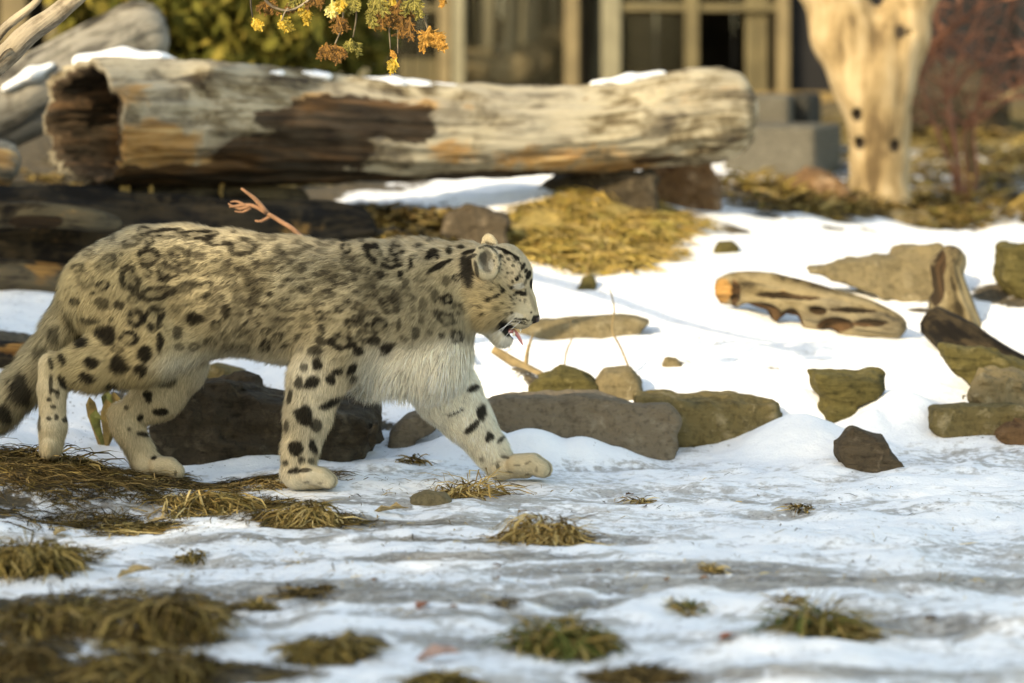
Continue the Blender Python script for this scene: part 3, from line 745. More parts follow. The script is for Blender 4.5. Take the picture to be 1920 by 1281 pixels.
def project(P):
    y = P[:, 1].copy()
    d = CAM_D + y
    return 960 + P[:, 0] * FPX / d, HOR + (CAM_H - P[:, 2]) * FPX / d
def big_(rx, ry): return min(rx, ry) > 5
def coat(P, C0, N, seed=0):
    """coat colour at points on the animal's surface"""
    Pm = P.copy(); px, py = project(Pm)
    Pt = P.copy(); Pt[:, 1] = -np.abs(Pt[:, 1]); pxt, pyt = project(Pt)
    near = P[:, 1] < 0.0
    C = C0.copy()
    def lay(c, a): 
        C[:] = C * (1 - a[:, None]) + np.array(c)[None, :] * a[:, None]
    def G(cx, cy, rx, ry): return np.exp(-((pxt - cx) / rx) ** 2 - ((pyt - cy) / ry) ** 2)
    nz = fbm(P * 26, 3, 3); nz2 = fbm(P * 70, 4, 2); nz3 = fbm(P * np.array([28, 28, 60]), 8, 3)
    # broad tone
    lay(BUFF, np.clip(0.9 * G(250, 600, 130, 110), 0, 1))
    lay(TAN, np.clip(0.5 * G(230, 610, 110, 90) + 0.55 * G(850, 520, 70, 60) + 0.4 * G(560, 600, 50, 40), 0, 1))
    lay((0.15, 0.125, 0.075), np.clip(0.95 * G(570, 540, 120, 80) + 0.7 * G(350, 545, 70, 50) + 0.75 * G(680, 560, 90, 70) + .5 * G(450, 500, 150, 70), 0, .78) * sstep(-.25, .30, nz3))
    fl = fbm(P * np.array([66, 66, 110]) + 5, 12, 3) + .2 * nz2
    lay((0.06, 0.05, 0.034), np.clip(1.1 * sstep(.06, .30, fl) * sstep(700, 640, pyt) * sstep(850, 790, pxt) * sstep(130, 190, pxt) * (.25 + G(590, 520, 190, 100) + .6 * G(350, 460, 220, 60)), 0, .9))
    belly = sstep(645, 690, pyt + 14 * nz) * sstep(330, 400, pxt) * sstep(640, 560, pxt) + G(330, 690, 45, 25)
    lay((0.66, 0.60, 0.46), np.clip(belly * (N[:, 2] < 0.5), 0, 1) * .9)
    lay(WHITE, np.clip(G(770, 715, 105, 62) * 1.3 + 0.8 * G(850, 650, 40, 50), 0, 1) * sstep(620, 665, pyt + 12 * nz) * sstep(645, 690, pxt + 10 * nz))
    lay((0.58, 0.51, 0.36), 0.55 * sstep(0.45, 0.9, N[:, 2]) * sstep(620, 560, pyt))  # bright rim along the back painted into upward-facing fur
    # legs: paler inner and lower
    lay(CREAM, 0.75 * np.where(near, G(545, 820, 40, 90), 0))
    def ell(lst, X, Y_, mask, ring=False, col=(0.011, 0.009, 0.007)):
        for (cx, cy, rx, ry, an, st) in lst:
            sel = np.abs(X - cx) < (max(rx, ry) * 1.7 + 6); sel &= np.abs(Y_ - cy) < (max(rx, ry) * 1.7 + 6); sel &= mask
            ix = np.nonzero(sel)[0]
            if not len(ix): continue
            a = R(an); dx = X[ix] - cx; dy = Y_[ix] - cy
            u = dx * math.cos(a) - dy * math.sin(a); v = dx * math.sin(a) + dy * math.cos(a)
            big = min(rx, ry) > 5
            th0 = np.arctan2(v / ry, u / rx); am = .5 if big_(rx, ry) else 0
            q = np.sqrt((u / rx) ** 2 + (v / ry) ** 2) * (1 + am * (.16 * np.sin(2 * th0 + cx) + .12 * np.sin(3 * th0 + cy * 1.3) + .07 * np.sin(5 * th0 + cx * 2))) + (0.32 * nz[ix] + 0.30 * nz2[ix] if big else 0.12 * nz2[ix])
            if ring:
                th = np.arctan2(v / ry, u / rx)
                gap = .25 + .6 * np.sin(th * 2.0 + cx * 0.7) * np.sin(th * 3 + cy) + .25 * np.sin(th + cx * cy)
                al = sstep(1.32, 1.08, q) * sstep(.40, .66, q) * np.clip(gap + 0.8 + 1.0 * nz2[ix], .0, 1) * 1.1 + 0.36 * sstep(.75, .5, q)
            else: al = sstep(1.18, 0.82, q)
            al = np.clip(al * st, 0, 1) * .97
            C[ix] = C[ix] * (1 - al[:, None]) + np.array(col) * al[:, None]
    wob = np.stack([fbm(P * 30, 91, 3), fbm(P * 30, 92, 3)], 1) * 4.0
    inb = (pxt < 880); pxw, pyw = pxt + wob[:, 0] * inb, pyt + wob[:, 1] * inb; pxn, pyn = px + wob[:, 0] * .6, py + wob[:, 1] * .6
    al_ = np.ones(len(P), bool)
    tors = (tH_of(P) < .5)
    ell(S_T, pxw, pyw, al_ & ~((P[:, 1] > .03) & (pyt > 715)))
    ell(S_R, pxw, pyw, al_ & ~((P[:, 1] > .03) & (pyt > 715)), True)
    ell(S_TAIL, pxn, pyn, (px < 110) & (P[:, 1] > -.055), False, (0.02, 0.018, 0.014))
    ell(S_N, pxn, pyn, near)
    ell(S_F, pxn, pyn, ~near & (P[:, 1] > .02))
    for (x0, x1, Yp, gr) in [(590, 640, -.10, .026), (985, 1040, .09, .026), (305, 350, .08, .025)]:  # shade of the toe grooves painted into the coat
        for q in (-gr, 0, gr):
            m = np.exp(-((P[:, 1] - Yp - q) / .0035) ** 2) * (px > x0) * (px < x1) * (py > 850)
            lay((0.12, 0.09, 0.055), .8 * m)
    ell(PALE, pxt, pyt, al_, False, (0.74, 0.70, 0.60))
    ell(S_H, pxt, pyt, al_)
    ell(S_NEAR_ONLY, px, py, near, False, (0.02, 0.017, 0.014))
    ell([(911, 489, 14, 21, 12, .85)], px, py, near & (px > 893), False, (0.15, 0.125, 0.09))
    ell([(906, 484, 8, 12, 12, .7)], px, py, near & (px > 893), False, (0.05, 0.04, 0.03))
    ell([(921, 497, 5, 10, 0, .7)], px, py, near, False, (0.62, 0.55, 0.42))
    ell(S_BLACK, pxt, pyt, al_, False, (0.012, 0.010, 0.010))
    return np.clip(C, 0.004, 0.9)
def tH_of(P): return (P[:, 0] > -.1).astype(float)

leo = empty('snow_leopard', at(500, 910, 0), 'snow leopard walking over the snowy ground with mouth open and tongue out', 'leopard')
lo3 = np.array(leo.location[:])
bc = coat(bV, tC, bN)
COATM = m_coat('leopard_coat')
body = link('body', raw_mesh('body', bV - lo3, bF, {'coat': np.c_[bc * 0.8, np.ones(len(bc))]}), COATM, leo)

# fur strands
rng = np.random.default_rng(7)
def fur_strands(nh):
    T = np.concatenate([bF[:, :3], bF[:, [0, 2, 3]]])
    ar = np.linalg.norm(np.cross(bV[T[:, 1]] - bV[T[:, 0]], bV[T[:, 2]] - bV[T[:, 0]]), axis=1) / 2
    cen = bV[T].mean(1); nn = bN[T].mean(1)
    dens = np.where((nn[:, 1] < 0.35) | (nn[:, 2] > .2), 1.0, 0.35)
    dens *= 1.0 + 1.6 * (cen[:, 0] > at(880, 0, 0)[0]) * (cen[:, 2] > .3) + 0.5 * (tL[T].mean(1) < .017)
    dens *= np.where(cen[:, 0] < -1.32, 0.3, 1.0)
    p = ar * dens; p /= p.sum()
    f = rng.choice(len(T), nh, p=p)
    b = rng.random((nh, 2)); fl = b.sum(1) > 1; b[fl] = 1 - b[fl]
    wts = np.c_[1 - b.sum(1), b]
    I = lambda A: (A[T[f]] * wts[..., None]).sum(1) if A.ndim == 2 else (A[T[f]] * wts).sum(1)
    P = I(bV); N = I(bN); N /= np.linalg.norm(N, axis=1)[:, None]
    D = I(tD); L = I(tL); A = I(tA); C = I(tC)
    px, py = project(np.c_[P[:, 0], -np.abs(P[:, 1]), P[:, 2]])
    # longer, hanging hair under belly and chest
    under = sstep(.1, .8, -N[:, 2]) * sstep(.18, .25, P[:, 2])
    L = L * (1 + 0.55 * under); 
    D = D + np.array([0, 0, -1.2]) * under[:, None]
    clump = np.stack([fbm(P * 38, 51, 2), fbm(P * 38, 52, 2), fbm(P * 38, 53, 2)], 1)
    D = D / (np.linalg.norm(D, axis=1)[:, None] + 1e-9) + 0.38 * clump + rng.normal(0, .13, (nh, 3))
    # keep hair off mouth, nose, eye
    short = np.zeros(nh)
    for (cx, cy, rx, ry) in [(952, 619, 17, 12), (1007, 601, 9, 11), (979, 550, 11, 6)]:
        short = np.maximum(short, ((px - cx) / rx) ** 2 + ((py - cy) / ry) ** 2 < 1)
    L = L * np.where(short > 0, 0.25, 1) * rng.uniform(.65, 1.25, nh)
    Tn = D - N * (D * N).sum(1)[:, None]; Tn /= np.linalg.norm(Tn, axis=1)[:, None] + 1e-9
    lift = np.clip(A + rng.normal(0, .12, nh) + 0.15 * fbm(P * 22, 61, 2), .06, .9)
    d0 = Tn * np.cos(lift)[:, None] + N * np.sin(lift)[:, None]
    d1 = d0 * 0.8 + Tn * .35 + np.array([0, 0, -.12]); d1 /= np.linalg.norm(d1, axis=1)[:, None]
    mid = P + d0 * (L * .5)[:, None]; tip = mid + d1 * (L * .5)[:, None]
    W = np.cross(d0, N); W /= np.linalg.norm(W, axis=1)[:, None] + 1e-9
    hw = np.clip(L * 0.030, .00035, .00085)[:, None] * rng.uniform(.7, 1.2, (nh, 1))
    root = P - N * .001
    VV = np.stack([root - W * hw, root + W * hw, mid + W * hw * .8, mid - W * hw * .8, tip], 1)
    C1 = coat(P + d0 * (L * .3)[:, None], C, N); C2 = coat(mid, C, N); C3 = coat(tip, C, N)
    br = rng.uniform(.62, 1.28, nh) * (1 + .22 * fbm(P * 45, 71, 2))
    dark = rng.random(nh) < np.where((L > .018) & (N[:, 2] > -.2) & (px < 860), .12, .03)
    br = np.where(dark, br * .5, br)
    jit = rng.uniform(0, .25, (nh, 1))
    C2 = C2 * (1 - jit) + C1 * jit; C3 = (C3 * (1 - jit) + C2 * jit) * 1.12
    CC = np.clip(np.stack([C1, C1, C2, C2, C3], 1) * br[:, None, None], .004, .88)
    NN = N * .8 + np.cross(W, d0) * .0 + d0 * .25; NN /= np.linalg.norm(NN, axis=1)[:, None]
    NN = np.repeat(NN[:, None, :], 5, 1)
    o = np.arange(nh)[:, None] * 5
    g = ((np.cross(VV[:, 1] - VV[:, 0], VV[:, 3] - VV[:, 0]) * N).sum(1) < 0)
    q = np.where(g[:, None], np.array([3, 2, 1, 0]), np.array([0, 1, 2, 3])) + o
    t = np.where(g[:, None], np.array([4, 2, 3]), np.array([3, 2, 4])) + o
    return raw_mesh('fur', VV.reshape(-1, 3) - lo3, [q, t], {'coat': np.c_[CC.reshape(-1, 3), np.ones(nh * 5)]}, True, NN.reshape(-1, 3))
fur = tag(link('fur', fur_strands(FUR_N), COATM, leo), kind='stuff')
del fur

# face details
def surf_y(px, py, sg=-1):
    """first surface of the animal along y at a picture point (near side by default)"""
    x0 = at(px, py, -.04); i = int(round((x0[0] - V.lo[0]) / V.res)); k = int(round((x0[2] - V.lo[2]) / V.res))
    col = V.D[i, :, k] < 0
    j = np.nonzero(col)[0]
    if not len(j): return -.03
    return V.lo[1] + V.res * (j[0] if sg < 0 else j[-1])
def ellipsoid(c, r, n=(12, 8)):
    u, v = np.meshgrid(np.arange(n[0]) * 2 * math.pi / n[0], np.linspace(0, math.pi, n[1] + 1), indexing='ij')
    P = np.stack([np.cos(u) * np.sin(v) * r[0], np.sin(u) * np.sin(v) * r[1], np.cos(v) * r[2]], -1).reshape(-1, 3) + c
    i, j = np.meshgrid(np.arange(n[0]), np.arange(n[1]), indexing='ij'); m = n[1] + 1; i2 = (i + 1) % n[0]
    return P, np.stack([i * m + j, i * m + j + 1, i2 * m + j + 1, i2 * m + j], -1).reshape(-1, 4)
EYEM = Nodes('dark_eye').base((0.02, 0.016, 0.008), 0.08).m
TONGUE = m_plain('tongue', (0.55, 0.20, 0.19), 0.35, 0.15, 40)
TOOTH = m_plain('tooth', (0.75, 0.70, 0.58), 0.3, 0.05)
WHISK = m_plain('whisker', (0.85, 0.84, 0.80), 0.5, 0.02)
NOSEM = m_plain('nose_leather', (0.055, 0.035, 0.03), 0.4, 0.3, 90)
for sg in (-1, 1):
    y = surf_y(980, 551, sg); c = at(979, 550, y * 1.0 - sg * .0045)
    mb = MB(); mb.add(*ellipsoid(c, (.0085, .006, .0048))); mb.build('eye', EYEM, body, lo3)
mb = MB(); c = at(1006, 598, 0); Pn, Fn = ellipsoid(c, (.0075, .0145, .0085)); 
Pn[:, 1] *= 1 - 0.45 * sstep(c[2] + .002, c[2] - .009, Pn[:, 2]); mb.add(Pn, Fn); mb.build('nose', NOSEM, body, lo3)
mb = MB()
tp = np.array([at(948, 622, 0), at(962, 621, 0), at(970, 628, 0), at(976, 638, 0), at(980, 647, 0)])
tv, tf, tg = tube(tp, [.014, .0125, .0115, .009, .003], 12, .004)
pc, _ = resample(tp, [1] * 5, .004)
for i in range(len(tv)):      # flatten across its thickness
    j = np.argmin(((pc - tv[i]) ** 2).sum(1)); d = tv[i] - pc[j]; d[0] *= .42; d[2] *= .42; tv[i] = pc[j] + d
mb.add(tv, tf); mb.build('tongue', TONGUE, body, lo3)
for (px, py, q, L) in [(963, 630, -.016, -.013), (963, 630, .016, -.013), (975, 614, -.017, .012), (975, 614, .017, .012)]:
    a = at(px, py, q); mb = MB(); tv, tf, _ = tube([a, a + [.001, 0, -L * .5], a + [.0005, 0, -L]], [.0034, .0026, .0006], 7, .003); mb.add(tv, tf); mb.build('tooth', TOOTH, body, lo3)
rw = random.Random(4)
for sg in (-1, 1):
    for k in range(4):
        px, py = 968 + rw.uniform(-6, 12), 596 + k * 3.4
        y = surf_y(px, py, sg)
        a = at(px, py, y); L = rw.uniform(.06, .09)
        d = np.array([-.75 + rw.uniform(-.15, .3), sg * .55, -.42 + rw.uniform(-.35, .15)])
        p = [a, a + d * L * .35 + [0, 0, .003], a + d * L * .7 - [0.003, 0, .002], a + d * L - [.008, 0, .010]]
        mb = MB(); tv, tf, _ = tube(p, [.0004, .0004, .0003, .00015], 4, .01); mb.add(tv, tf); mb.build('whisker', WHISK, body, lo3)
# ------------------------------------------------------------------ rocks
def poly_sd(X, Z, poly):
    d = np.full(X.shape, 1e9); s = np.ones(X.shape)
    n = len(poly); j = n - 1
    for i in range(n):
        vi, vj = poly[i], poly[j]
        ex, ez = vj[0] - vi[0], vj[1] - vi[1]; wx, wz = X - vi[0], Z - vi[1]
        t = np.clip((wx * ex + wz * ez) / (ex * ex + ez * ez + 1e-12), 0, 1)
        d = np.minimum(d, (wx - ex * t) ** 2 + (wz - ez * t) ** 2)
        c1 = Z >= vi[1]; c2 = Z < vj[1]; c3 = ex * wz > ez * wx
        fl = (c1 & c2 & c3) | (~c1 & ~c2 & ~c3)
        s = np.where(fl, -s, s); j = i
    return s * np.sqrt(d)

M_ROCK_DARK = m_rock('rock_dark', (0.018, 0.014, 0.009), (0.05, 0.039, 0.026), (0.10, 0.08, 0.055))
M_ROCK_TAUPE = m_rock('rock_taupe', (0.10, 0.078, 0.052), (0.17, 0.135, 0.092), (0.23, 0.19, 0.135))
M_ROCK_OLIVE = m_rock('rock_olive', (0.055, 0.043, 0.016), (0.15, 0.115, 0.05), (0.27, 0.215, 0.12))
M_ROCK_LAYER = m_rock('rock_layered', (0.035, 0.03, 0.01), (0.10, 0.083, 0.03), (0.18, 0.15, 0.07), 1.2)
M_ROCK_BROWN = m_rock('rock_brown', (0.04, 0.029, 0.018), (0.09, 0.068, 0.044), (0.15, 0.117, 0.08), 0.8)
M_ROCK_RUST = m_rock('rock_rust', (0.06, 0.03, 0.014), (0.15, 0.085, 0.042), (0.28, 0.19, 0.12))
M_ROCK_TAN = m_rock('rock_tan', (0.09, 0.07, 0.036), (0.17, 0.135, 0.075), (0.24, 0.20, 0.125))

def stone(label, outline, Y, depth, mat, seed=0, res=0.010, nz=0.014, lean=0.25, strata=0.35, name='rock', bulge=0.5, rnd=0.02, cat='rock', bot=None):
    if bot is not None: Y = float(hit(*bot)[1]) - .015
    O = np.array([at(px, py, Y)[[0, 2]] for px, py in outline])
    lo = np.array([O[:, 0].min() - .05, Y - .06, O[:, 1].min() - .05]); hi = np.array([O[:, 0].max() + .05, Y + depth * 1.5 + .1, O[:, 1].max() + .05])
    v = Vol(lo, hi, res)
    sl_, (X, Yy, Z) = v.sub(lo, hi)
    X, Yy, Z = np.meshgrid(X, Yy, Z, indexing='ij')
    zc = O[:, 1].mean(); h = depth / 2
    yy = Yy - (Y + h) - lean * (Z - zc)
    P = np.stack([X, Yy, Z], -1)
    size = min(np.ptp(O[:, 0]), np.ptp(O[:, 1]))
    d1 = poly_sd(X, Z, O) + bulge * size * 0.5 * np.clip(yy / h, -.2, 1) ** 2
    d2 = np.abs(yy) - h
    k = rnd; hh = np.maximum(k - np.abs(d1 - d2), 0) / k
    d = np.maximum(d1, d2) + hh * hh * k * .25
    q = P.copy(); q[..., 2] += 0.12 * q[..., 0]
    big = fbm(q * 7, 100 + seed, 3); lay = fbm(q * np.array([3, 3, 46]), 200 + seed, 3); fin = fbm(q * 34, 300 + seed, 2)
    rid_ = 1 - 2 * np.abs(fbm(q * 5 + 3, 150 + seed, 3)); ste = np.round(2.5 * fbm(q * 5, 170 + seed, 2)) / 2.5
    d = d + nz * (1.2 * big - .9 * rid_ + 1.2 * ste + strata * 2.0 * lay + 0.8 * fin)
    v.merge(sl_, d.astype(np.float32), 1e-3)
    vv, ff, _ = v.mesh()
    nn = vnormals(vv, ff)
    if ((vv - vv.mean(0)) * nn).sum() < 0: ff = ff[:, ::-1]
    c = np.array([O[:, 0].mean(), Y + h, O[:, 1].min()])
    o = link(name, raw_mesh(name, vv - c, ff), mat, None, c)
    return tag(o, label, cat)

stone('broad dark brown boulder lying behind the leopard\'s near front leg', [(292, 805), (325, 765), (360, 738), (430, 730), (520, 758), (640, 772), (690, 782), (690, 830), (650, 880), (570, 900), (470, 905), (370, 895), (290, 850)], .40, .34, M_ROCK_DARK, 1, nz=.018)
stone('small curved brown stone under the leopard\'s chest', [(728, 860), (735, 815), (758, 792), (800, 776), (835, 786), (812, 802), (775, 826), (765, 865)], .62, .16, M_ROCK_TAUPE, 2, res=.007, nz=.006, bot=(750, 838))
stone('long taupe slab tapering towards the leopard\'s forward leg', [(900, 772), (960, 757), (1050, 750), (1120, 746), (1180, 766), (1250, 766), (1272, 790), (1268, 880), (1150, 880), (1000, 850), (905, 830)], .62, .30, M_ROCK_TAUPE, 3, nz=.010, lean=.5, strata=.2)
stone('olive tan stone with a shadowed hollow, right of the taupe slab', [(1200, 752), (1300, 757), (1380, 757), (1455, 769), (1462, 820), (1440, 850), (1330, 850), (1245, 830), (1210, 790)], .80, .24, M_ROCK_OLIVE, 4, nz=.012, bot=(1340, 826))
stone('wedge of layered olive stone poking out of the snowbank', [(1526, 706), (1658, 712), (1652, 740), (1618, 776), (1606, 830), (1545, 830), (1543, 755)], 1.15, .20, M_ROCK_LAYER, 5, res=.008, nz=.009, strata=1.2, bot=(1575, 788))
stone('jagged dark brown rock standing at the edge of the icy path', [(1580, 812), (1602, 804), (1640, 822), (1662, 825), (1664, 848), (1690, 876), (1712, 910), (1610, 910), (1588, 885), (1576, 836)], .33, .14, M_ROCK_BROWN, 6, res=.007, nz=.010, strata=.9, rnd=.008)
stone('flat olive stone below the dark fallen trunk', [(1758, 774), (1800, 767), (1900, 764), (1925, 772), (1925, 830), (1840, 840), (1780, 840), (1750, 800)], .92, .2, M_ROCK_OLIVE, 7, nz=.009, bot=(1820, 815))
stone('large tan slab beside the upright stump', [(1520, 506), (1600, 496), (1680, 485), (1692, 468), (1770, 464), (1792, 500), (1800, 590), (1700, 572), (1620, 538)], 2.40, .22, M_ROCK_TAN, 8, nz=.010, lean=.7, bot=(1680, 552))
stone('mossy grey stone high on the slope past the stump', [(1876, 462), (2000, 458), (2010, 580), (1930, 575), (1884, 522)], 2.5, .26, M_ROCK_LAYER, 9, nz=.014, bot=(1910, 560))
stone('flat tan ledge stone behind the leopard\'s muzzle', [(880, 634), (960, 612), (1060, 607), (1120, 600), (1180, 597), (1220, 607), (1200, 628), (1110, 640), (1000, 648), (880, 668)], 1.72, .20, M_ROCK_TAN, 10, nz=.007, lean=.9, strata=.2, bot=(1000, 630))
stone('mossy olive stone under the fallen branch', [(980, 735), (1000, 712), (1030, 706), (1052, 694), (1078, 700), (1096, 706), (1122, 726), (1126, 775), (980, 775)], 1.14, .16, M_ROCK_LAYER, 11, res=.008, nz=.009, bot=(1060, 748))
stone('pale tan stone next to the mossy stone under the branch', [(1120, 722), (1136, 702), (1165, 700), (1182, 697), (1196, 716), (1204, 740), (1196, 775), (1118, 775)], 1.12, .15, M_ROCK_TAN, 12, res=.008, nz=.007, bot=(1160, 748))
stone('small yellowish stone seen under the leopard\'s belly', [(335, 750), (358, 702), (400, 692), (452, 704), (460, 735), (440, 765), (380, 770)], .95, .16, M_ROCK_OLIVE, 13, res=.008, nz=.008, bot=(400, 742))
stone('rounded rusty boulder under the far end of the hollow log', [(1212, 385), (1220, 330), (1262, 302), (1322, 302), (1347, 332), (1350, 410), (1290, 420), (1225, 415)], 3.6, .32, M_ROCK_RUST, 14, res=.014, nz=.022)
stone('brown rounded mound of rock in front of the concrete blocks', [(1395, 420), (1450, 378), (1492, 347), (1522, 332), (1560, 346), (1602, 386), (1640, 425)], 4.3, .35, M_ROCK_RUST, 15, res=.014, nz=.022)
stone('low flat stone at the foot of the pale tree', [(1645, 418), (1680, 400), (1730, 402), (1755, 424), (1720, 445), (1665, 445)], 4.1, .2, M_ROCK_TAN, 16, res=.012, nz=.012)
stone('dark stone wedged under the middle of the hollow log', [(1000, 400), (1028, 345), (1100, 322), (1150, 335), (1220, 330), (1215, 380), (1100, 410), (1020, 425)], 3.25, .3, M_ROCK_DARK, 17, res=.014, nz=.022)
stone('grey angular stone at the edge of the leaf litter bank', [(820, 470), (842, 408), (880, 390), (925, 402), (948, 412), (935, 470)], 2.55, .2, M_ROCK_BROWN, 18, res=.010, nz=.012)
stone('rusty little rock half in snow under the broken pale wood', [(1868, 818), (1900, 802), (1970, 806), (1970, 850), (1890, 845)], .72, .16, M_ROCK_RUST, 19, res=.009, nz=.012, bot=(1900, 828))
stone('knobbly pale rock beside the dark fallen trunk', [(1830, 740), (1848, 718), (1920, 722), (1990, 740), (1990, 810), (1900, 805), (1868, 770)], 1.02, .16, M_ROCK_TAN, 20, res=.009, nz=.02, bot=(1900, 785))
stone('olive slab along the lower side of the dark trunk', [(1770, 655), (1850, 662), (1960, 700), (2000, 730), (1990, 760), (1900, 745), (1830, 725), (1790, 690)], 1.25, .16, M_ROCK_LAYER, 21, res=.009, nz=.010, bot=(1860, 738))
stone('tiny moss-capped stone poking from the snow above the driftwood', [(1338, 475), (1350, 458), (1375, 455), (1388, 468), (1380, 482)], 2.75, .08, M_ROCK_LAYER, 22, res=.008, nz=.006, bot=(1360, 474))
stone('tiny olive stone in the snow in front of the straw mound', [(1084, 545), (1092, 522), (1112, 518), (1120, 535), (1112, 550)], 2.15, .07, M_ROCK_LAYER, 23, res=.008, nz=.005, bot=(1102, 542))
stone('tiny tan pebble in the snow behind the stem', [(1240, 690), (1250, 674), (1270, 676), (1282, 692)], 1.38, .05, M_ROCK_TAN, 24, res=.006, nz=.004, bot=(1262, 686))
stone('low dark rock behind the pale tree', [(1690, 250), (1700, 170), (1740, 135), (1820, 130), (1870, 165), (1880, 255)], 8.0, .7, M_ROCK_DARK, 25, res=.03, nz=.05)
stone('light brown pebble beside the straw tuft below the forward paw', [(766, 955), (772, 935), (800, 924), (835, 928), (850, 945), (830, 962)], -.32, .07, M_ROCK_TAN, 26, res=.005, nz=.003, strata=.1)

# ------------------------------------------------------------------ logs
def log_obj(label, pts, rpx, mat, name='fallen_log', seg=56, step=.03, amp=.07, freq=4.0, seed=0, rot=(), warm=(), hollow=None, taper_end=True, fine=.025, dent=0.0):
    path = [at(*p) for p in pts]; rad = [r * (p[2] + CAM_D) / FPX for r, p in zip(rpx, pts)]
    P, Rr = resample(path, rad, step)
    L = np.concatenate([[0], np.cumsum(np.linalg.norm(np.diff(P, axis=0), axis=1))])
    if taper_end:
        e = np.clip((L[-1] - L) / (Rr[-1] * .7), 0, 1); Rr = Rr * np.sqrt(np.clip(1 - (1 - e) ** 2.2, .02, 1))
    def disp(S, TH, rr):
        Q = np.stack([S * 1.6, np.cos(TH) * freq, np.sin(TH) * freq], -1)
        Q2 = np.stack([S * 4, np.cos(TH) * freq * 4, np.sin(TH) * freq * 4], -1)
        Q3 = np.stack([S * 5, np.cos(TH) * 1.5, np.sin(TH) * 1.5], -1)
        return 1 + amp * fbm(Q, 400 + seed, 3) - fine * np.abs(fbm(Q2, 420 + seed, 3)) * 2 + amp * .6 * fbm(Q3, 440 + seed, 2)
    V_, F_, G_ = tube(P, Rr, seg, step, disp, cap=hollow is None, resamp=False)
    if hollow is not None:          # rim and inner wall at the first end
        n = len(P); dep = np.searchsorted(L, hollow)
        T, N_, B_ = frames(P); th = np.arange(seg) * 2 * math.pi / seg
        inner = []
        for i in range(dep + 1):
            wob = .80 + .06 * np.sin(3 * th + i * .1) + .05 * vnoise(np.stack([np.cos(th) * 3, np.sin(th) * 3, th * 0 + i * .25], -1), 9)
            if i == 0: wob = wob * 1.08
            outer = V_[i * seg:(i + 1) * seg]
            inner.append(P[i] + (outer - P[i]) * (wob * (1 - .3 * (i / dep) ** 2))[:, None])
        inner = np.array(inner).reshape(-1, 3); b0 = len(V_)
        j = np.arange(seg); k = (j + 1) % seg
        Fi = [np.stack([j, b0 + j, b0 + k, k], 1)]
        for i in range(dep): Fi.append(np.stack([b0 + i * seg + j, b0 + (i + 1) * seg + j, b0 + (i + 1) * seg + k, b0 + i * seg + k], 1))
        cc = b0 + len(inner)
        fan = np.stack([b0 + dep * seg + j, np.full(seg, cc), b0 + dep * seg + k], 1)
        e0 = len(V_) + len(inner) + 1
        V_ = np.vstack([V_, inner, P[dep:dep + 1], P[-1:]])
        fan2 = np.stack([np.full(seg, e0), (n - 1) * seg + j, (n - 1) * seg + k], 1)
        gi = inner - P[0]
        G_ = np.vstack([G_, np.c_[np.linalg.norm(gi, axis=1), gi[:, 1], gi[:, 2]], [[0, 0, 0]], [[L[-1], 0, 0]]])
        F_ = [F_[0], np.concatenate(Fi), np.concatenate([fan, fan2])]
    if hollow is not None:          # the sawn end is cut obliquely, opening towards the path
        D2 = ((V_[:, None, ::1] - P[None, ::4]) ** 2).sum(-1); jn = D2.argmin(1) * 4; jn = np.minimum(jn, len(P) - 1)
        T0 = (P[3] - P[0]) / np.linalg.norm(P[3] - P[0])
        f_ = np.clip(1 - L[jn] / .5, 0, 1) ** 1.5
        e_ = np.clip(1 - L[jn] / .10, 0, 1); V_ = V_ + T0 * (.05 * e_ * fbm((V_ - P[0]) * 16, 33, 3))[:, None]
        V_ = V_ + T0 * (.075 * f_ * (-(V_[:, 1] - P[jn][:, 1]) / Rr[0]))[:, None]
    px, py = project(V_)
    def bl(lst):
        o = np.zeros(len(V_))
        for (cx, cy, rx, ry, s_) in lst:
            q = ((px - cx) / rx) ** 2 + ((py - cy) / ry) ** 2; o = np.maximum(o, s_ * np.exp(-q * q * .7))
        return o
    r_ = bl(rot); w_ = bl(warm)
    if hollow is not None: r_[b0:] = .75  # whole inner wall painted dark
    if dent:
        near_ = np.array([P[np.argmin(((P - v_) ** 2).sum(1))] for v_ in V_]); V_ = near_ + (V_ - near_) * (1 - dent * np.clip(r_, 0, 1) ** 1.5)[:, None]
    c = P[0].copy(); c[2] = P[:, 2].min()
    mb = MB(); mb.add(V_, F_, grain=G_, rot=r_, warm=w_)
    root = empty(name, c, label, 'log')
    mb.build('trunk', mat, root)
    return root, P, Rr

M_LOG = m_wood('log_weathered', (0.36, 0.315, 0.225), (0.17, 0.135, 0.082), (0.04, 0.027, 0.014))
M_LOG_GREY = m_wood('log_grey', (0.24, 0.22, 0.18), (0.09, 0.078, 0.058), (0.015, 0.012, 0.008))
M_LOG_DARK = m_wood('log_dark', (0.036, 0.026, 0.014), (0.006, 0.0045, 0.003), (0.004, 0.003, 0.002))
M_DRIFT = m_wood('driftwood', (0.19, 0.152, 0.087), (0.11, 0.084, 0.044), (0.025, 0.018, 0.009), (2.0, 20, 20))
M_SPLINT = m_plain('splinter', (0.42, 0.28, 0.10), 0.8, .3, 30)

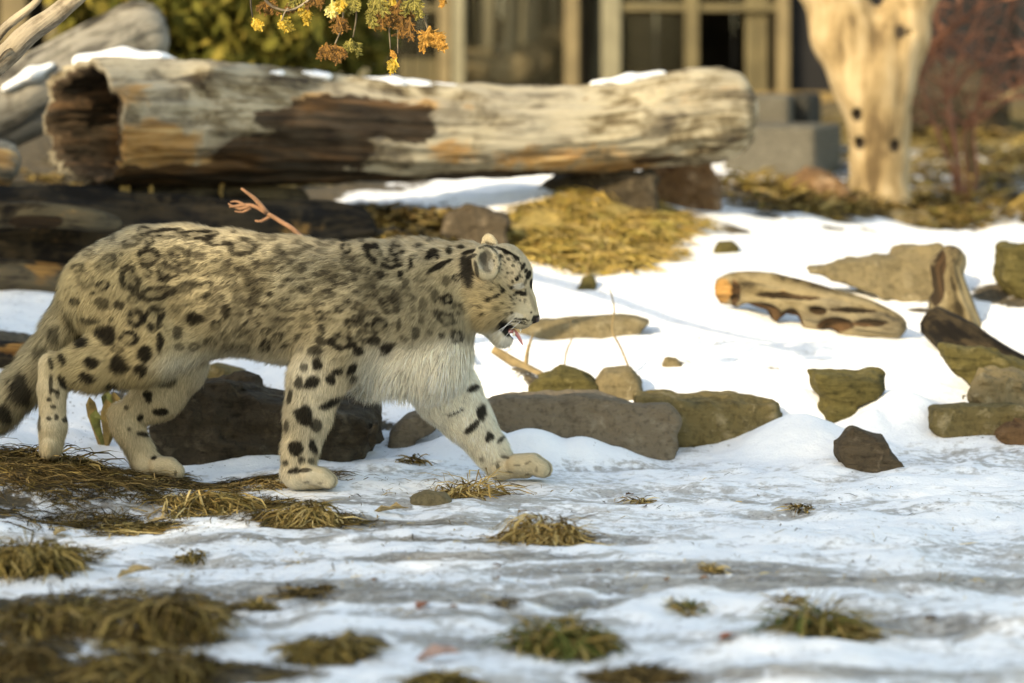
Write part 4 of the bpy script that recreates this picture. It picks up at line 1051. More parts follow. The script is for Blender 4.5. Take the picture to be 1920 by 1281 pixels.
hl, hlP, hlR = log_obj('long pale weathered hollow log lying across the slope', [(160, 232, 2.5), (330, 228, 2.65), (500, 231, 2.78), (660, 242, 2.9), (800, 250, 3.0), (1000, 248, 3.15), (1150, 238, 3.25), (1300, 216, 3.36), (1405, 218, 3.45)],
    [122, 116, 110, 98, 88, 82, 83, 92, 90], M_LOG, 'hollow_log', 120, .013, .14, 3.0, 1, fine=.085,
    rot=[(640, 225, 160, 42, 1.0), (760, 238, 55, 30, .9), (560, 282, 170, 38, 1.0), (430, 332, 260, 22, 1.0), (700, 340, 120, 12, .8), (400, 150, 40, 12, .4), (1000, 332, 220, 12, .8), (240, 345, 90, 26, .7), (1260, 298, 130, 10, .6)],  # rot on the face; lower blobs darken the underside
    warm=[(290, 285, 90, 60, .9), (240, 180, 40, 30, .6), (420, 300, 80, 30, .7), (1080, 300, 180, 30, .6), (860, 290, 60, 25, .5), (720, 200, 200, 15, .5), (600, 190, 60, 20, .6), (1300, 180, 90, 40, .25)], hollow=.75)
rs = random.Random(11)
for px, py, L in [(232, 368, .045), (240, 372, .03), (283, 366, .035), (417, 350, .05), (228, 366, .025)]:
    Yl = 2.5 + (px - 160) / 1245 * .9
    a = at(px, py - 8, Yl); mb = MB(); tv, tf, _ = tube([a + [0, 0, .03], a, a + [rs.uniform(-.01, .01), 0, -L * .6], a + [rs.uniform(-.012, .012), 0, -L]], [.006, .007, .006, .002], 6, .01); mb.add(tv, tf); mb.build('splinter', M_SPLINT, hl)
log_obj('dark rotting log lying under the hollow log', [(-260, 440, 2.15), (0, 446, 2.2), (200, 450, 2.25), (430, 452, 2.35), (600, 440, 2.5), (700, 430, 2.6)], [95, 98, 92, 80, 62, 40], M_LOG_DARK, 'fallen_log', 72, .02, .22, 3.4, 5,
    warm=[(560, 425, 60, 20, .35), (110, 445, 40, 16, .3)], fine=.09)
M_LOG_BROWN = m_wood('log_brown', (0.10, 0.078, 0.045), (0.035, 0.026, 0.015), (0.008, 0.006, 0.004))
log_obj('thin brown log squeezed between the hollow log and the dark log', [(-220, 378, 2.55), (0, 372, 2.6), (220, 376, 2.65), (420, 366, 2.75), (580, 372, 2.85)], [30, 34, 30, 26, 16], M_LOG_BROWN, 'fallen_log', 40, .02, .22, 2.6, 41, fine=.10)
log_obj('low broken brown log at the front of the log pile', [(-220, 520, 1.95), (-40, 518, 1.96), (120, 524, 1.98), (300, 515, 2.02), (360, 512, 2.05)], [28, 34, 32, 26, 12], M_LOG_BROWN, 'fallen_log', 40, .02, .25, 2.4, 44, fine=.10, warm=[(90, 500, 40, 20, .6)])
log_obj('short knotty brown log resting on the dark log under the hollow end', [(-40, 410, 1.95), (60, 402, 1.97), (170, 412, 2.0), (230, 420, 2.05)], [20, 26, 22, 10], M_LOG_BROWN, 'fallen_log', 36, .018, .25, 2.4, 47, fine=.10, rot=[(60, 415, 60, 12, .8)])
log_obj('grey weathered trunk rising diagonally behind the hollow log', [(-300, 330, 3.0), (-120, 262, 3.05), (40, 190, 3.15), (170, 115, 3.25), (262, 72, 3.35), (310, 66, 3.4)], [75, 78, 74, 70, 74, 52], M_LOG_GREY, 'fallen_log', 56, .025, .12, 3.5, 9, fine=.08)
log_obj('splintered log end leaning against the log pile by the hollow end', [(-200, 300, 2.3), (-60, 305, 2.3), (20, 312, 2.32), (32, 316, 2.33)], [52, 56, 48, 30], M_LOG_GREY, 'fallen_log', 40, .025, .14, 3.0, 12, warm=[(10, 330, 30, 60, .5)], fine=.08)
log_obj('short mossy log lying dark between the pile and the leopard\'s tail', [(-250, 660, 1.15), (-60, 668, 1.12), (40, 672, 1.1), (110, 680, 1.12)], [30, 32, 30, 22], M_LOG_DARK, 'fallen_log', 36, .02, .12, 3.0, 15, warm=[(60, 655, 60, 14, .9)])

# driftwood, stump and trunk on the right of the slope
dl, _, _ = log_obj('short gnarled tan driftwood log with dark hollows', [(1350, 545, 1.93), (1380, 543, 1.9), (1440, 556, 1.82), (1530, 576, 1.72), (1620, 596, 1.66), (1680, 612, 1.64), (1700, 618, 1.63)], [24, 32, 44, 42, 36, 24, 10], M_DRIFT, 'driftwood_log', 60, .010, .20, 2.5, 21, dent=.45,
    rot=[(1420, 588, 34, 16, 1.7), (1480, 608, 18, 24, 1.7), (1530, 584, 16, 9, 1.3), (1566, 612, 26, 13, 1.7), (1640, 606, 30, 8, .8), (1376, 545, 9, 26, 1.3), (1450, 552, 44, 6, 1.0), (1600, 580, 50, 5, .9), (1500, 556, 40, 5, .7)], warm=[(1355, 545, 16, 22, 1.2)], fine=.07)  # dark of the hollows painted in over the dents
st, _, _ = log_obj('upright weathered stump with a dark hollow side', [(1820, 670, 1.75), (1800, 620, 1.8), (1778, 560, 1.85), (1772, 515, 1.9), (1784, 484, 1.93), (1790, 468, 1.95)], [46, 44, 42, 36, 30, 20], M_DRIFT, 'tree_stump', 60, .010, .20, 2.5, 25, dent=.45,
    rot=[(1762, 490, 14, 28, 1.0), (1750, 530, 22, 40, 1.0), (1775, 600, 36, 24, .9), (1730, 545, 12, 14, 1)], fine=.08)  # dark of the hollow side painted into the wood colour
st['category'] = 'stump'
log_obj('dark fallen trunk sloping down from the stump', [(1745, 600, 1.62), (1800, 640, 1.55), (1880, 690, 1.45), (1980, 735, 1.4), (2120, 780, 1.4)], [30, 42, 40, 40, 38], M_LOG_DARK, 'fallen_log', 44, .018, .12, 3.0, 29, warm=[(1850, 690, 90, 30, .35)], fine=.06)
log_obj('thin tan branch log lying in snow beyond the stump', [(1800, 585, 1.95), (1850, 612, 1.95), (1930, 640, 1.95), (2060, 690, 1.95)], [12, 17, 20, 20], M_DRIFT, 'fallen_log', 24, .02, .1, 3.0, 33)

# snow lying on the log and the litter
M_SNOW = (lambda s: (s.base(s.mix(s.step(s.noise(s.obj(), 8, 5), .3, .7), (0.78, 0.80, 0.83), (0.87, 0.88, 0.90)), .6), s.bump(s.noise(s.obj(), 60, 4), .5, .01)) and s.m)(Nodes('lying_snow'))
def snow_patch(label, pts, seed):
    """low snow pillow along points (px, py, Y, half height px, half depth m)"""
    P = np.array([at(p[0], p[1], p[2]) for p in pts])
    lo = P.min(0) - [.15, .3, .12]; hi = P.max(0) + [.15, .3, .12]
    v = Vol(lo, hi, .011)
    for a, b, pa, pb in zip(P[:-1], P[1:], pts[:-1], pts[1:]):
        ra, rb = pa[3] * (pa[2] + 8) / FPX, pb[3] * (pb[2] + 8) / FPX
        v.cone(a, b, ra, rb, .03, max(1.0, pa[4] / max(ra, rb)))
    X, Y_, Z = [v.lo[i] + v.res * np.arange(v.n[i]) for i in range(3)]
    Q = np.stack(np.meshgrid(X, Y_, Z, indexing='ij'), -1)
    v.D += (.011 * fbm(Q * 13, 500 + seed, 4)).astype(np.float32)
    vv, ff, _ = v.mesh(); nn = vnormals(vv, ff)
    if ((vv - vv.mean(0)) * nn).sum() < 0: ff = ff[:, ::-1]
    c = vv.mean(0); c[2] = vv[:, 2].min()
    return tag(link('snow_patch', raw_mesh('snow_patch', vv - c, ff), M_SNOW, None, c), label, 'snow')
snow_patch('thick patch of snow on the log top above the hollow end', [(150, 118, 2.62, 15, .07), (230, 112, 2.66, 19, .10), (300, 116, 2.7, 15, .08), (335, 121, 2.74, 8, .05)], 1)
snow_patch('small snow spot on the hollow log past the thick snow patch', [(508, 137, 2.70, 10, .04), (528, 138, 2.71, 9, .04)], 2)
snow_patch('narrow snow smear on the hollow log above the dark rotten patch', [(568, 136, 2.78, 9, .05), (615, 143, 2.8, 9, .05)], 3)
snow_patch('long thin line of snow on the dip of the hollow log', [(650, 150, 2.9, 8, .05), (740, 158, 2.96, 10, .06), (860, 166, 3.05, 7, .05)], 4)
snow_patch('thin snow strip near the rounded far end of the hollow log', [(1110, 158, 3.26, 7, .05), (1180, 148, 3.3, 10, .06), (1245, 138, 3.34, 7, .05)], 5)
snow_patch('bluish snow streak low on the grey diagonal trunk', [(10, 165, 3.02, 8, .04), (60, 140, 3.05, 10, .04), (100, 122, 3.08, 6, .04)], 7)

# ------------------------------------------------------------------ pale tree
def pale_tree():
    Y = 4.8; root = empty('pale_tree', at(1650, 405, Y), 'pale bare tree trunk forking above the concrete blocks', 'tree')
    v = Vol(at(1440, 440, Y) - [.05, .32, .05], at(1860, -330, Y) + [.05, .32, .05], .013)
    def c(pts, k=.05, sub=False):
        for a, b in zip(pts[:-1], pts[1:]):
            A, ra = PR(a[0], a[1], Y + a[3], a[2]); B, rb = PR(b[0], b[1], Y + b[3], b[2]); v.cone(A, B, ra, rb, k, 1.0, 0, 'sub' if sub else 'add')
    c([(1652, 440, 66, 0), (1650, 380, 55, 0), (1650, 300, 53, 0), (1648, 230, 56, 0), (1638, 150, 70, 0)])
    c([(1632, 160, 66, 0), (1590, 60, 62, .02), (1555, -40, 58, .03), (1510, -160, 50, .04), (1480, -300, 42, .05)])
    c([(1655, 150, 62, 0), (1690, 60, 50, -.01), (1712, -20, 45, -.02), (1745, -150, 38, -.03), (1790, -300, 32, -.04)])
    for q in [(1600, 425, .05), (1705, 425, -.04), (1650, 425, -.12)]: c([(1650, 370, 40, 0), (q[0], 432, 26, q[2])])
    c([(1690, 20, 9, -.105), (1684, 90, 7, -.13)], .03, True)
    X, Y_, Z = [v.lo[i] + v.res * np.arange(v.n[i]) for i in range(3)]
    Q = np.stack(np.meshgrid(X, Y_, Z, indexing='ij'), -1)
    v.D += (.010 * fbm(Q * np.array([16, 16, 5]), 600, 4) + .012 * fbm(Q * 5, 605, 2)).astype(np.float32)
    for (px, py) in [(1607, 215), (1612, 268), (1678, 273), (1706, 62)]:
        j0 = at(px, py, Y - .10); V_ = v.D[int((j0[0] - v.lo[0]) / v.res), :, int((j0[2] - v.lo[2]) / v.res)]
        jj = np.nonzero(V_ < 0)[0]; yy = v.lo[1] + v.res * jj[0] if len(jj) else Y - .1
        A = at(px, py, yy); v.cone(A + [0, -.01, .004], A + [0, .03, -.004], .017, .010, .012, 1.0, 0, 'sub')
    vv, ff, _ = v.mesh(); nn = vnormals(vv, ff)
    if ((vv - vv.mean(0)) * nn).sum() < 0: ff = ff[:, ::-1]
    px, py = project(vv)
    knot_dark = np.zeros(len(vv))
    for (cx, cy) in [(1607, 215), (1612, 268), (1678, 273), (1688, 60)]: knot_dark = np.maximum(knot_dark, np.exp(-(((px - cx) / 11) ** 2 + ((py - cy) / 15) ** 2) ** 2))  # dark of the knot holes and the fork cleft painted in
    o3 = np.array(root.location[:])
    s = Nodes('pale_bark'); p = s.obj()
    n1 = s.noise(s.mapped(p, (16, 16, 3.0)), 1.0, 6, .6, .3); n2 = s.noise(p, 4.0, 5)
    col = s.ramp(s.math('ADD', s.math('MULTIPLY', n1, .55), s.math('MULTIPLY', n2, .45)), [(.40, (.10, .068, .035)), (.49, (.25, .18, .095)), (.60, (.38, .295, .18))])
    col = s.mix(s.step(s.attr('knot_dark'), .3, .7), col, (.03, .022, .015)); s.base(col, .85); s.bump(n1, .6, .02)
    link('trunk', raw_mesh('trunk', vv - o3, ff, {'knot_dark': knot_dark}), s.m, root)
    M_TWIG = m_plain('pale_twig', (.35, .26, .16), .85, .3, 20)
    for i, (a, d, L, r) in enumerate([((1480, -290, Y + .05), (-.5, .2, 1), 1.6, .10), ((1790, -290, Y - .04), (.6, -.1, 1), 1.5, .075), ((1520, -150, Y), (-.9, .5, .6), 1.2, .05), ((1740, -130, Y), (.9, .4, .8), 1.1, .05)]):
        a = at(*a); d = np.array(d); rr = random.Random(i)
        pts = [a]; q = a
        for k in range(4): d = d + np.array([rr.uniform(-.3, .3) for _ in range(3)]); q = q + d / np.linalg.norm(d) * L / 4; pts.append(q)
        mb = MB(); tv, tf, _ = tube(pts, [r, r * .8, r * .6, r * .4, r * .15], 10, .06); mb.add(tv, tf)
        for k in range(1, 5):
            e = pts[k] + np.array([rr.uniform(-.5, .5), rr.uniform(-.5, .5), rr.uniform(.1, .6)])
            tv, tf, _ = tube([pts[k], (pts[k] + e) / 2 + [0, 0, .05], e], [r * .3, r * .2, r * .05], 6, .08); mb.add(tv, tf)
        mb.build('limb', M_TWIG, root)
pale_tree()

# ------------------------------------------------------------------ concrete blocks
M_CONC = m_rock('concrete', (0.085, 0.08, 0.065), (0.11, 0.102, 0.082), (0.135, 0.126, 0.103))
M_CONC_D = m_rock('concrete_dark', (0.025, 0.025, 0.022), (0.04, 0.039, 0.034), (0.06, 0.057, 0.05))
def block(label, px0, px1, py0, py1, Y, depth, rz, mat):
    a, b = at(px0, py0, Y), at(px1, py1, Y); c = (a + b) / 2; c[1] += depth / 2
    mb = MB(); mb.box(c, (abs(b[0] - a[0]), depth, abs(a[2] - b[2])), rz, .012)
    o = mb.build('concrete_block', mat, None, (c[0], c[1], min(a[2], b[2])), False)
    return tag(o, label, 'block')
block('large grey concrete block standing behind the brown mound', 1392, 1566, 238, 400, 5.7, .55, R(-17), M_CONC)
block('smaller pale concrete block on top behind the large block', 1398, 1494, 180, 262, 6.3, .4, R(-10), M_CONC)
block('dark narrow concrete block beside the smaller pale block', 1488, 1536, 178, 262, 6.5, .35, R(-14), M_CONC_D)

# ------------------------------------------------------------------ animal shelter with wooden frames
M_POST = m_plain('frame_olive', (0.10, 0.082, 0.042), .75, .2, 6)
M_POSTG = m_plain('frame_grey', (0.16, 0.148, 0.10), .75, .15, 6)
M_POSTB = m_plain('frame_beige', (0.14, 0.110, 0.060), .75, .2, 6)
M_BOARD = m_plain('dark_boards', (0.016, 0.0125, 0.006), .85, .4, 5)  # gloom of the shelter interior put into the board colour
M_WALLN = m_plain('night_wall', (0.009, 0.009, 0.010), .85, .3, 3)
M_LEDGE = m_plain('earth_ledge', (0.22, 0.15, 0.06), .9, .3, 8)
M_WIRE = m_plain('wire', (0.16, 0.15, 0.10), .5, .2, 40)
SY = 10.0
def shelter():
    zt = 2.6; g = .62
    root = empty('animal_shelter', (0, SY, g), 'wooden framed animal shelter with wire mesh panels and dark doorway', 'shelter')
    def X(px, Y=SY): return (px - 960) * (Y + 8) / FPX
    def Z(py, Y=SY): return CAM_H - (py - HOR) * (Y + 8) / FPX
    def bx(name, x0, x1, z0, z1, y0, y1, mat):
        mb = MB(); mb.box(((x0 + x1) / 2, (y0 + y1) / 2, (z0 + z1) / 2), (abs(x1 - x0), abs(y1 - y0), abs(z1 - z0)), 0, .006); mb.build(name, mat, root, None, False)
    for px0, px1, m in [(2, 52, M_POSTB), (88, 112, M_POST), (628, 692, M_POSTG), (822, 846, M_POSTB), (849, 872, M_POSTG), (1058, 1086, M_POSTB), (1128, 1164, M_POSTG), (1284, 1310, M_POST), (1456, 1480, M_POSTB), (1590, 1612, M_POST), (1905, 1935, M_WALLN)]:
        bx('post', X(px0), X(px1), g, zt, SY - .05, SY + .05, m)
    for px0, px1, py0, py1, m in [(692, 822, 10, 24, M_POST), (872, 1058, -40, -20, M_POST), (1164, 1456, 6, 22, M_POST), (1164, 1284, 140, 156, M_POST)]:
        bx('rail', X(px0) - .004, X(px1) + .004, Z(py1), Z(py0), SY - .03, SY + .035, m)
    for px0, px1 in [(1398, 1420), (1421, 1440)]: bx('plank', X(px0), X(px1), g, zt, SY + .02, SY + .06, M_POST)
    for px0, px1 in [(750, 772), (773, 795), (796, 820)]: bx('plank', X(px0), X(px1), g, Z(108), SY + .01, SY + .04, M_POST)
    bx('ledge', X(1330), X(1620), g - .1, Z(172), SY - .35, SY - .06, M_LEDGE)
    # interior back wall of boards, side walls, roof
    n = 0; x = X(-260)
    while x < X(2200):
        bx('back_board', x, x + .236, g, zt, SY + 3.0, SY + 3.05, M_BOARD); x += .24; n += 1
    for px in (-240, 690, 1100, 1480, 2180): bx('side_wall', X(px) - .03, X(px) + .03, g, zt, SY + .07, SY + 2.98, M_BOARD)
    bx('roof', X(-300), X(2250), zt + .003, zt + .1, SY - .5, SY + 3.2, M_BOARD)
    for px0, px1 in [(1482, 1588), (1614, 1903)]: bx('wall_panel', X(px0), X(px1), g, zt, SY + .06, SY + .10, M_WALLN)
    # upright logs behind the mesh
    for px, r, dy in [(905, .05, .8), (948, .045, .5), (985, .06, .7), (1030, .035, .9), (1112, .04, .4)]:
        xx = X(px, SY + dy); mb = MB(); tv, tf, _ = tube([(xx, SY + dy, g), (xx + .03, SY + dy, 1.2), (xx - .02, SY + dy, 2.2)], [r, r * .9, r * .8], 10, .1); mb.add(tv, tf); mb.build('climbing_pole', M_POSTG, root)
    for px, py, r, dy in [(890, 120, .13, .5), (935, 60, .10, 1.0), (1005, 110, .12, .6), (960, 130, .12, .35), (1040, 70, .09, .7)]:
        c = np.array([X(px, SY + dy), SY + dy, Z(py, SY + dy)]); Pq, Fq = ellipsoid(c, (r, r * .7, r * .8), (14, 10)); Pq += .035 * fbm(Pq * 9, 7, 2)[:, None]
        mb = MB(); mb.add(Pq, Fq); mb.build('straw_bundle', M_POSTB, root)
    # wire mesh
    for px0, px1 in [(1164, 1284), (872, 1058), (692, 822)]:
        mb = MB(); x = X(px0)
        while x < X(px1): mb.box((x, SY, (g + zt) / 2), (.004, .004, zt - g)); x += .05
        z = g
        while z < zt: mb.box(((X(px0) + X(px1)) / 2, SY + .004, z), (X(px1) - X(px0), .004, .004)); z += .05
        tag(mb.build('wire_mesh', M_WIRE, root), kind='stuff')
shelter()
# ------------------------------------------------------------------ leaves, blades and twigs
rg = np.random.default_rng(21)
M_BLADE = m_coat('dry_blade', .8)
STRAW_C = np.array([(.46, .32, .12), (.34, .23, .085), (.22, .145, .05), (.56, .42, .19), (.12, .08, .03)])
OLIVE_C = np.array([(.16, .115, .036), (.26, .18, .058), (.09, .066, .022), (.38, .27, .10), (.045, .034, .012)])
GREEN_C = np.array([(.09, .11, .03), (.13, .14, .04), (.22, .18, .06), (.30, .23, .09), (.05, .06, .018)])
DARK_C = np.array([(.12, .08, .032), (.17, .115, .045), (.075, .052, .022), (.26, .18, .075), (.045, .032, .015)])
YELL_C = np.array([(.40, .28, .08), (.32, .22, .055), (.48, .35, .12), (.24, .18, .045), (.28, .23, .07)])

def blade_mesh(P, phi, L, e0, curl, wid, C, seg=4, follow=True):
    """ribbon blades: start P, heading phi, length L, start elevation e0, total downward curl"""
    n = len(P); t = np.linspace(0, 1, seg)
    pts = np.zeros((n, seg, 3)); pts[:, 0] = P; q = P.copy(); ph = phi.copy()
    for k in range(1, seg):
        e = e0 - curl * (t[k] ** 1.1); ph = ph + rg.normal(0, .45, n)
        st = L / (seg - 1)
        q = q + np.stack([np.cos(ph) * np.cos(e), np.sin(ph) * np.cos(e), np.sin(e)], 1) * st[:, None]; pts[:, k] = q
    if follow:
        g = ground_z(pts[:, 1:, 0].ravel(), pts[:, 1:, 1].ravel()).reshape(n, seg - 1) + rg.uniform(.001, .007, (n, seg - 1))
        pts[:, 1:, 2] = np.maximum(pts[:, 1:, 2], g)
    side = np.stack([-np.sin(phi), np.cos(phi), rg.normal(0, .5, n)], 1); side /= np.linalg.norm(side, axis=1)[:, None]
    wt = np.array([.7, 1.0, .8, .12]) if seg == 4 else np.linspace(1, .1, seg)
    A = pts - side[:, None] * (wid[:, None] * wt)[..., None] * .5; B = pts + side[:, None] * (wid[:, None] * wt)[..., None] * .5
    V_ = np.stack([A, B], 2).reshape(n, seg * 2, 3)
    o = np.arange(n)[:, None] * seg * 2
    F = np.concatenate([np.array([2 * k, 2 * k + 1, 2 * k + 3, 2 * k + 2])[None] + o for k in range(seg - 1)])
    CC = np.repeat(C[:, None], seg * 2, 1).reshape(-1, 3)
    return V_.reshape(-1, 3), F, np.c_[CC, np.ones(len(CC))]

def pick(pal, n):
    c = pal[rg.integers(0, len(pal), n)] * rg.uniform(.7, 1.3, (n, 1)); return np.clip(c, .01, .8)

def clump(label, px, py, wpx, hpx, n, pal, head=None, spread=1.0, name='grass_clump', Lr=(.045, .10), up=(.2, 1.1), wid=(.0020, .0046), flat=.75):
    n = int(n * .6); Lr = (Lr[0], Lr[1] * 1.3); up = (up[0] - .2, up[1] + .35); wid = (.0022, .0056)
    c = hit(px, py); sc = (c[1] + 8) / FPX
    rx = wpx * sc / 2; rz = hpx * sc * .72
    a = rg.uniform(0, 2 * math.pi, n); r = np.sqrt(rg.random(n)) * .85
    P = np.stack([c[0] + np.cos(a) * r * rx, c[1] + np.sin(a) * r * rx * flat, np.zeros(n)], 1)
    sk = 1 + .55 * fbm(np.stack([np.cos(a) * 1.6 + px, np.sin(a) * 1.6, a * 0], -1), 5, 2) * 1.6
    P[:, :2] = c[:2] + (P[:, :2] - c[:2]) * sk[:, None]
    g = ground_z(P[:, 0], P[:, 1])
    dome = np.sqrt(np.clip(1 - r ** 2, 0, 1)) * rz * .75 * (.55 + .45 * sk)
    P[:, 2] = g + rg.random(n) * dome
    phi = (a + rg.normal(0, 1.5, n)) if head is None else rg.normal(head, .85 * spread, n)
    L = rg.uniform(*Lr, n) * (.6 + .4 * min(1, rx / .08)); e0 = rg.uniform(*up, n) * (.4 + .6 * (1 - r)); curl = rg.uniform(.8, 3.0, n)
    V_, F, CC = blade_mesh(P, phi, L, e0, curl, rg.uniform(*wid, n), pick(pal, n))
    mb = MB(); mb.add(V_, F, coat=CC)
    o = mb.build(name, M_BLADE, None, c, True)
    return tag(o, label, 'grass')

clump('neat round tuft of straw alone on snow below the leopard\'s forward paw', 1028, 1014, 155, 80, 1000, STRAW_C, None, Lr=(.05, .10), up=(.1, .9))
clump('loose straw tuft with long stalks beside the light brown pebble', 880, 930, 130, 48, 480, STRAW_C, None, Lr=(.05, .12), up=(.2, 1.2))
clump('dense mat of combed straw between the leopard\'s front and hind legs', 390, 950, 190, 55, 1000, np.vstack([STRAW_C, OLIVE_C]), -.5, Lr=(.06, .13), up=(0, .6))
clump('curled heap of straw in front of the leopard\'s near front paw', 575, 985, 150, 62, 950, np.vstack([STRAW_C, OLIVE_C]), -.9, 1.6, Lr=(.05, .11), up=(.1, .8))
clump('low straw patch around the leopard\'s near front paw', 490, 912, 150, 24, 500, np.vstack([STRAW_C, DARK_C]), None, Lr=(.05, .10), up=(0, .4))
clump('flattened straw wisp lying between the green mound and combed mat', 240, 1000, 170, 26, 420, np.vstack([STRAW_C, OLIVE_C]), .2, Lr=(.05, .11), up=(0, .4))
clump('rounded olive grass mound at the edge of the dark grass', 55, 1072, 200, 105, 1700, OLIVE_C, None, Lr=(.05, .10), up=(.1, 1.0))
clump('largest shaggy olive brown tussock on the icy foreground', 310, 1198, 190, 150, 2200, np.vstack([OLIVE_C, DARK_C]), -1.2, 1.8, Lr=(.06, .11), up=(.2, 1.1))
clump('wide brown tussock left of the largest shaggy tussock', 110, 1182, 250, 95, 2000, np.vstack([OLIVE_C, DARK_C]), None, Lr=(.05, .10), up=(0, .8))
clump('dark brown grass hump in the near corner of the path', 40, 1250, 150, 90, 1100, DARK_C, None, Lr=(.05, .09), up=(0, .9))
clump('long low bank of dark olive grass along the path edge', 270, 1279, 360, 90, 2400, np.vstack([OLIVE_C, DARK_C]), None, Lr=(.05, .09), up=(0, .8))
clump('low oval olive grass hump on the icy foreground', 622, 1234, 180, 55, 1200, OLIVE_C, None, Lr=(.04, .08), up=(0, .8))
clump('green tinged grass hump by the dirty ice band', 1062, 1224, 220, 95, 1700, np.vstack([OLIVE_C, GREEN_C, GREEN_C]), .5, 1.6, Lr=(.05, .09), up=(.1, 1.0))
clump('green grass tuft with long bent stalks on clean snow', 1530, 1182, 125, 70, 800, np.vstack([GREEN_C, OLIVE_C]), None, Lr=(.05, .13), up=(.2, 1.1))
clump('tan grass tuft touching the green grass tuft', 1590, 1196, 110, 30, 450, np.vstack([OLIVE_C, STRAW_C]), None, Lr=(.05, .10), up=(.1, .9))
clump('brown grass hump next to the pinkish leaf', 1190, 1279, 155, 42, 800, DARK_C, None, Lr=(.04, .08), up=(0, .9))
clump('dark olive grass hump under the pinkish leaf', 832, 1279, 120, 30, 500, OLIVE_C, None, Lr=(.04, .08), up=(0, .8))
clump('tiny curled straw wad near the neat round tuft', 1200, 945, 48, 20, 120, STRAW_C, None, Lr=(.03, .06))
clump('tiny straw wad with a leaf on the clean snow stretch', 1500, 958, 50, 16, 110, np.vstack([STRAW_C, DARK_C]), None, Lr=(.03, .06))
clump('little straw wad at the edge of the dirty ice', 1335, 1072, 46, 22, 130, STRAW_C, None, Lr=(.03, .06))
clump('small dark grass tuft behind the loose straw tuft', 775, 868, 60, 22, 160, np.vstack([OLIVE_C, DARK_C]), None, Lr=(.03, .07))
clump('small grey grass tuft beside the broad dark boulder', 628, 860, 50, 22, 130, np.vstack([OLIVE_C, DARK_C]), None, Lr=(.03, .06))
clump('small olive tuft with upright blades on the foreground snow', 358, 1052, 55, 32, 160, OLIVE_C, None, Lr=(.03, .06), up=(.5, 1.3))
clump('small flat olive tuft on grey ice', 490, 1145, 60, 20, 140, OLIVE_C, None, Lr=(.03, .06))
clump('flat brown grass patch on the grey ice', 570, 1115, 110, 24, 300, DARK_C, None, Lr=(.03, .07), up=(0, .6))
clump('small pale green tuft at the lip of the lower snow ridge', 1290, 1148, 66, 22, 170, np.vstack([GREEN_C, STRAW_C]), None, Lr=(.03, .06))
clump('thin dark wisp of grass at the lip of the lower snow ridge', 1480, 1132, 50, 24, 110, np.vstack([DARK_C, STRAW_C]), None, Lr=(.03, .07))
clump('small dark tuft on the dirty ice band', 945, 1135, 40, 18, 90, DARK_C, None, Lr=(.03, .05))
clump('dark grass under the lifted hind paw of the leopard', 110, 868, 170, 40, 700, np.vstack([DARK_C, OLIVE_C]), None, Lr=(.05, .10), up=(.1, 1.0))
clump('brown grass around the far hind paw', 300, 908, 140, 20, 380, np.vstack([DARK_C, STRAW_C]), None, Lr=(.04, .08), up=(0, .5))

# green and yellow broad leaves standing behind the hind legs
M_LEAFG = m_plain('broad_leaf', (.13, .13, .03), .6, .5, 25)
M_LEAFY = m_plain('dead_broad_leaf', (.27, .18, .06), .7, .4, 25)
def leaf_strip(path, w, mb):
    P, W_ = resample(path, w, .012); T, N_, B_ = frames(P); n = len(P)
    d = np.array([1.0, .25, 0]); S = np.cross(T, np.array([0, 1.0, 0])); S /= np.linalg.norm(S, axis=1)[:, None] + 1e-9
    Vq = np.stack([P - S * W_[:, None], P + [0, -.15 * W_.mean(), 0], P + S * W_[:, None]], 1).reshape(-1, 3)
    F = []
    for i in range(n - 1):
        for k in (0, 1): F.append([i * 3 + k, i * 3 + k + 1, (i + 1) * 3 + k + 1, (i + 1) * 3 + k])
    mb.add(Vq, np.array(F))
lp = empty('leafy_plant', hit(195, 835), 'withered broad-leaved plant between the leopard\'s hind legs', 'plant')
b0 = np.array(lp.location[:]) 
for tipx, tipy, w_, mt in [(215, 745, .016, M_LEAFY), (200, 740, .018, M_LEAFG), (168, 752, .014, M_LEAFY), (178, 775, .012, M_LEAFG), (205, 770, .016, M_LEAFY), (230, 758, .014, M_LEAFY)]:
    t_ = at(tipx, tipy, b0[1] + rs.uniform(-.03, .03)); m_ = (b0 + t_) / 2 + [rs.uniform(-.01, .01), rs.uniform(-.02, .02), .02]
    mb = MB(); leaf_strip([b0 + [rs.uniform(-.01, .01), 0, -.005], m_, t_, t_ + [rs.uniform(-.01, .03), -.01, -.02]], [.004, w_, w_ * .8, .001], mb); mb.build('leaf', mt, lp)

# matted dark grass: uncountable
def scatter(regions, n, pal, name, label, Lr=(.04, .09), up=(0, .5), wid=(.0016, .0032), lift=0.006, pw=1.0):
    P, ii = [], []
    tot = sum(r[4] for r in regions)
    for (px, py, rx, ry, s) in regions:
        k = int(n * s / tot); c = hit(px, py); a = rg.uniform(0, 2 * math.pi, k); r = rg.random(k) ** .6
        P.append(np.stack([c[0] + np.cos(a) * r * rx, c[1] + np.sin(a) * r * ry, np.zeros(k)], 1))
    P = np.vstack(P); m = fbm(P * 9, 800, 3) > -.15; P = P[m]
    P[:, 2] = ground_z(P[:, 0], P[:, 1]) + rg.random(len(P)) * lift
    k = len(P); flow = 3 * fbm(P * 3, 810, 2)
    V_, F, CC = blade_mesh(P, flow + rg.normal(0, .9, k), rg.uniform(*Lr, k), rg.uniform(*up, k), rg.uniform(.4, 1.6, k), rg.uniform(*wid, k), pick(pal, k))
    mb = MB(); mb.add(V_, F, coat=CC); o = mb.build(name, M_BLADE, None, (0, 0, 0)); return tag(o, label, 'grass', kind='stuff')
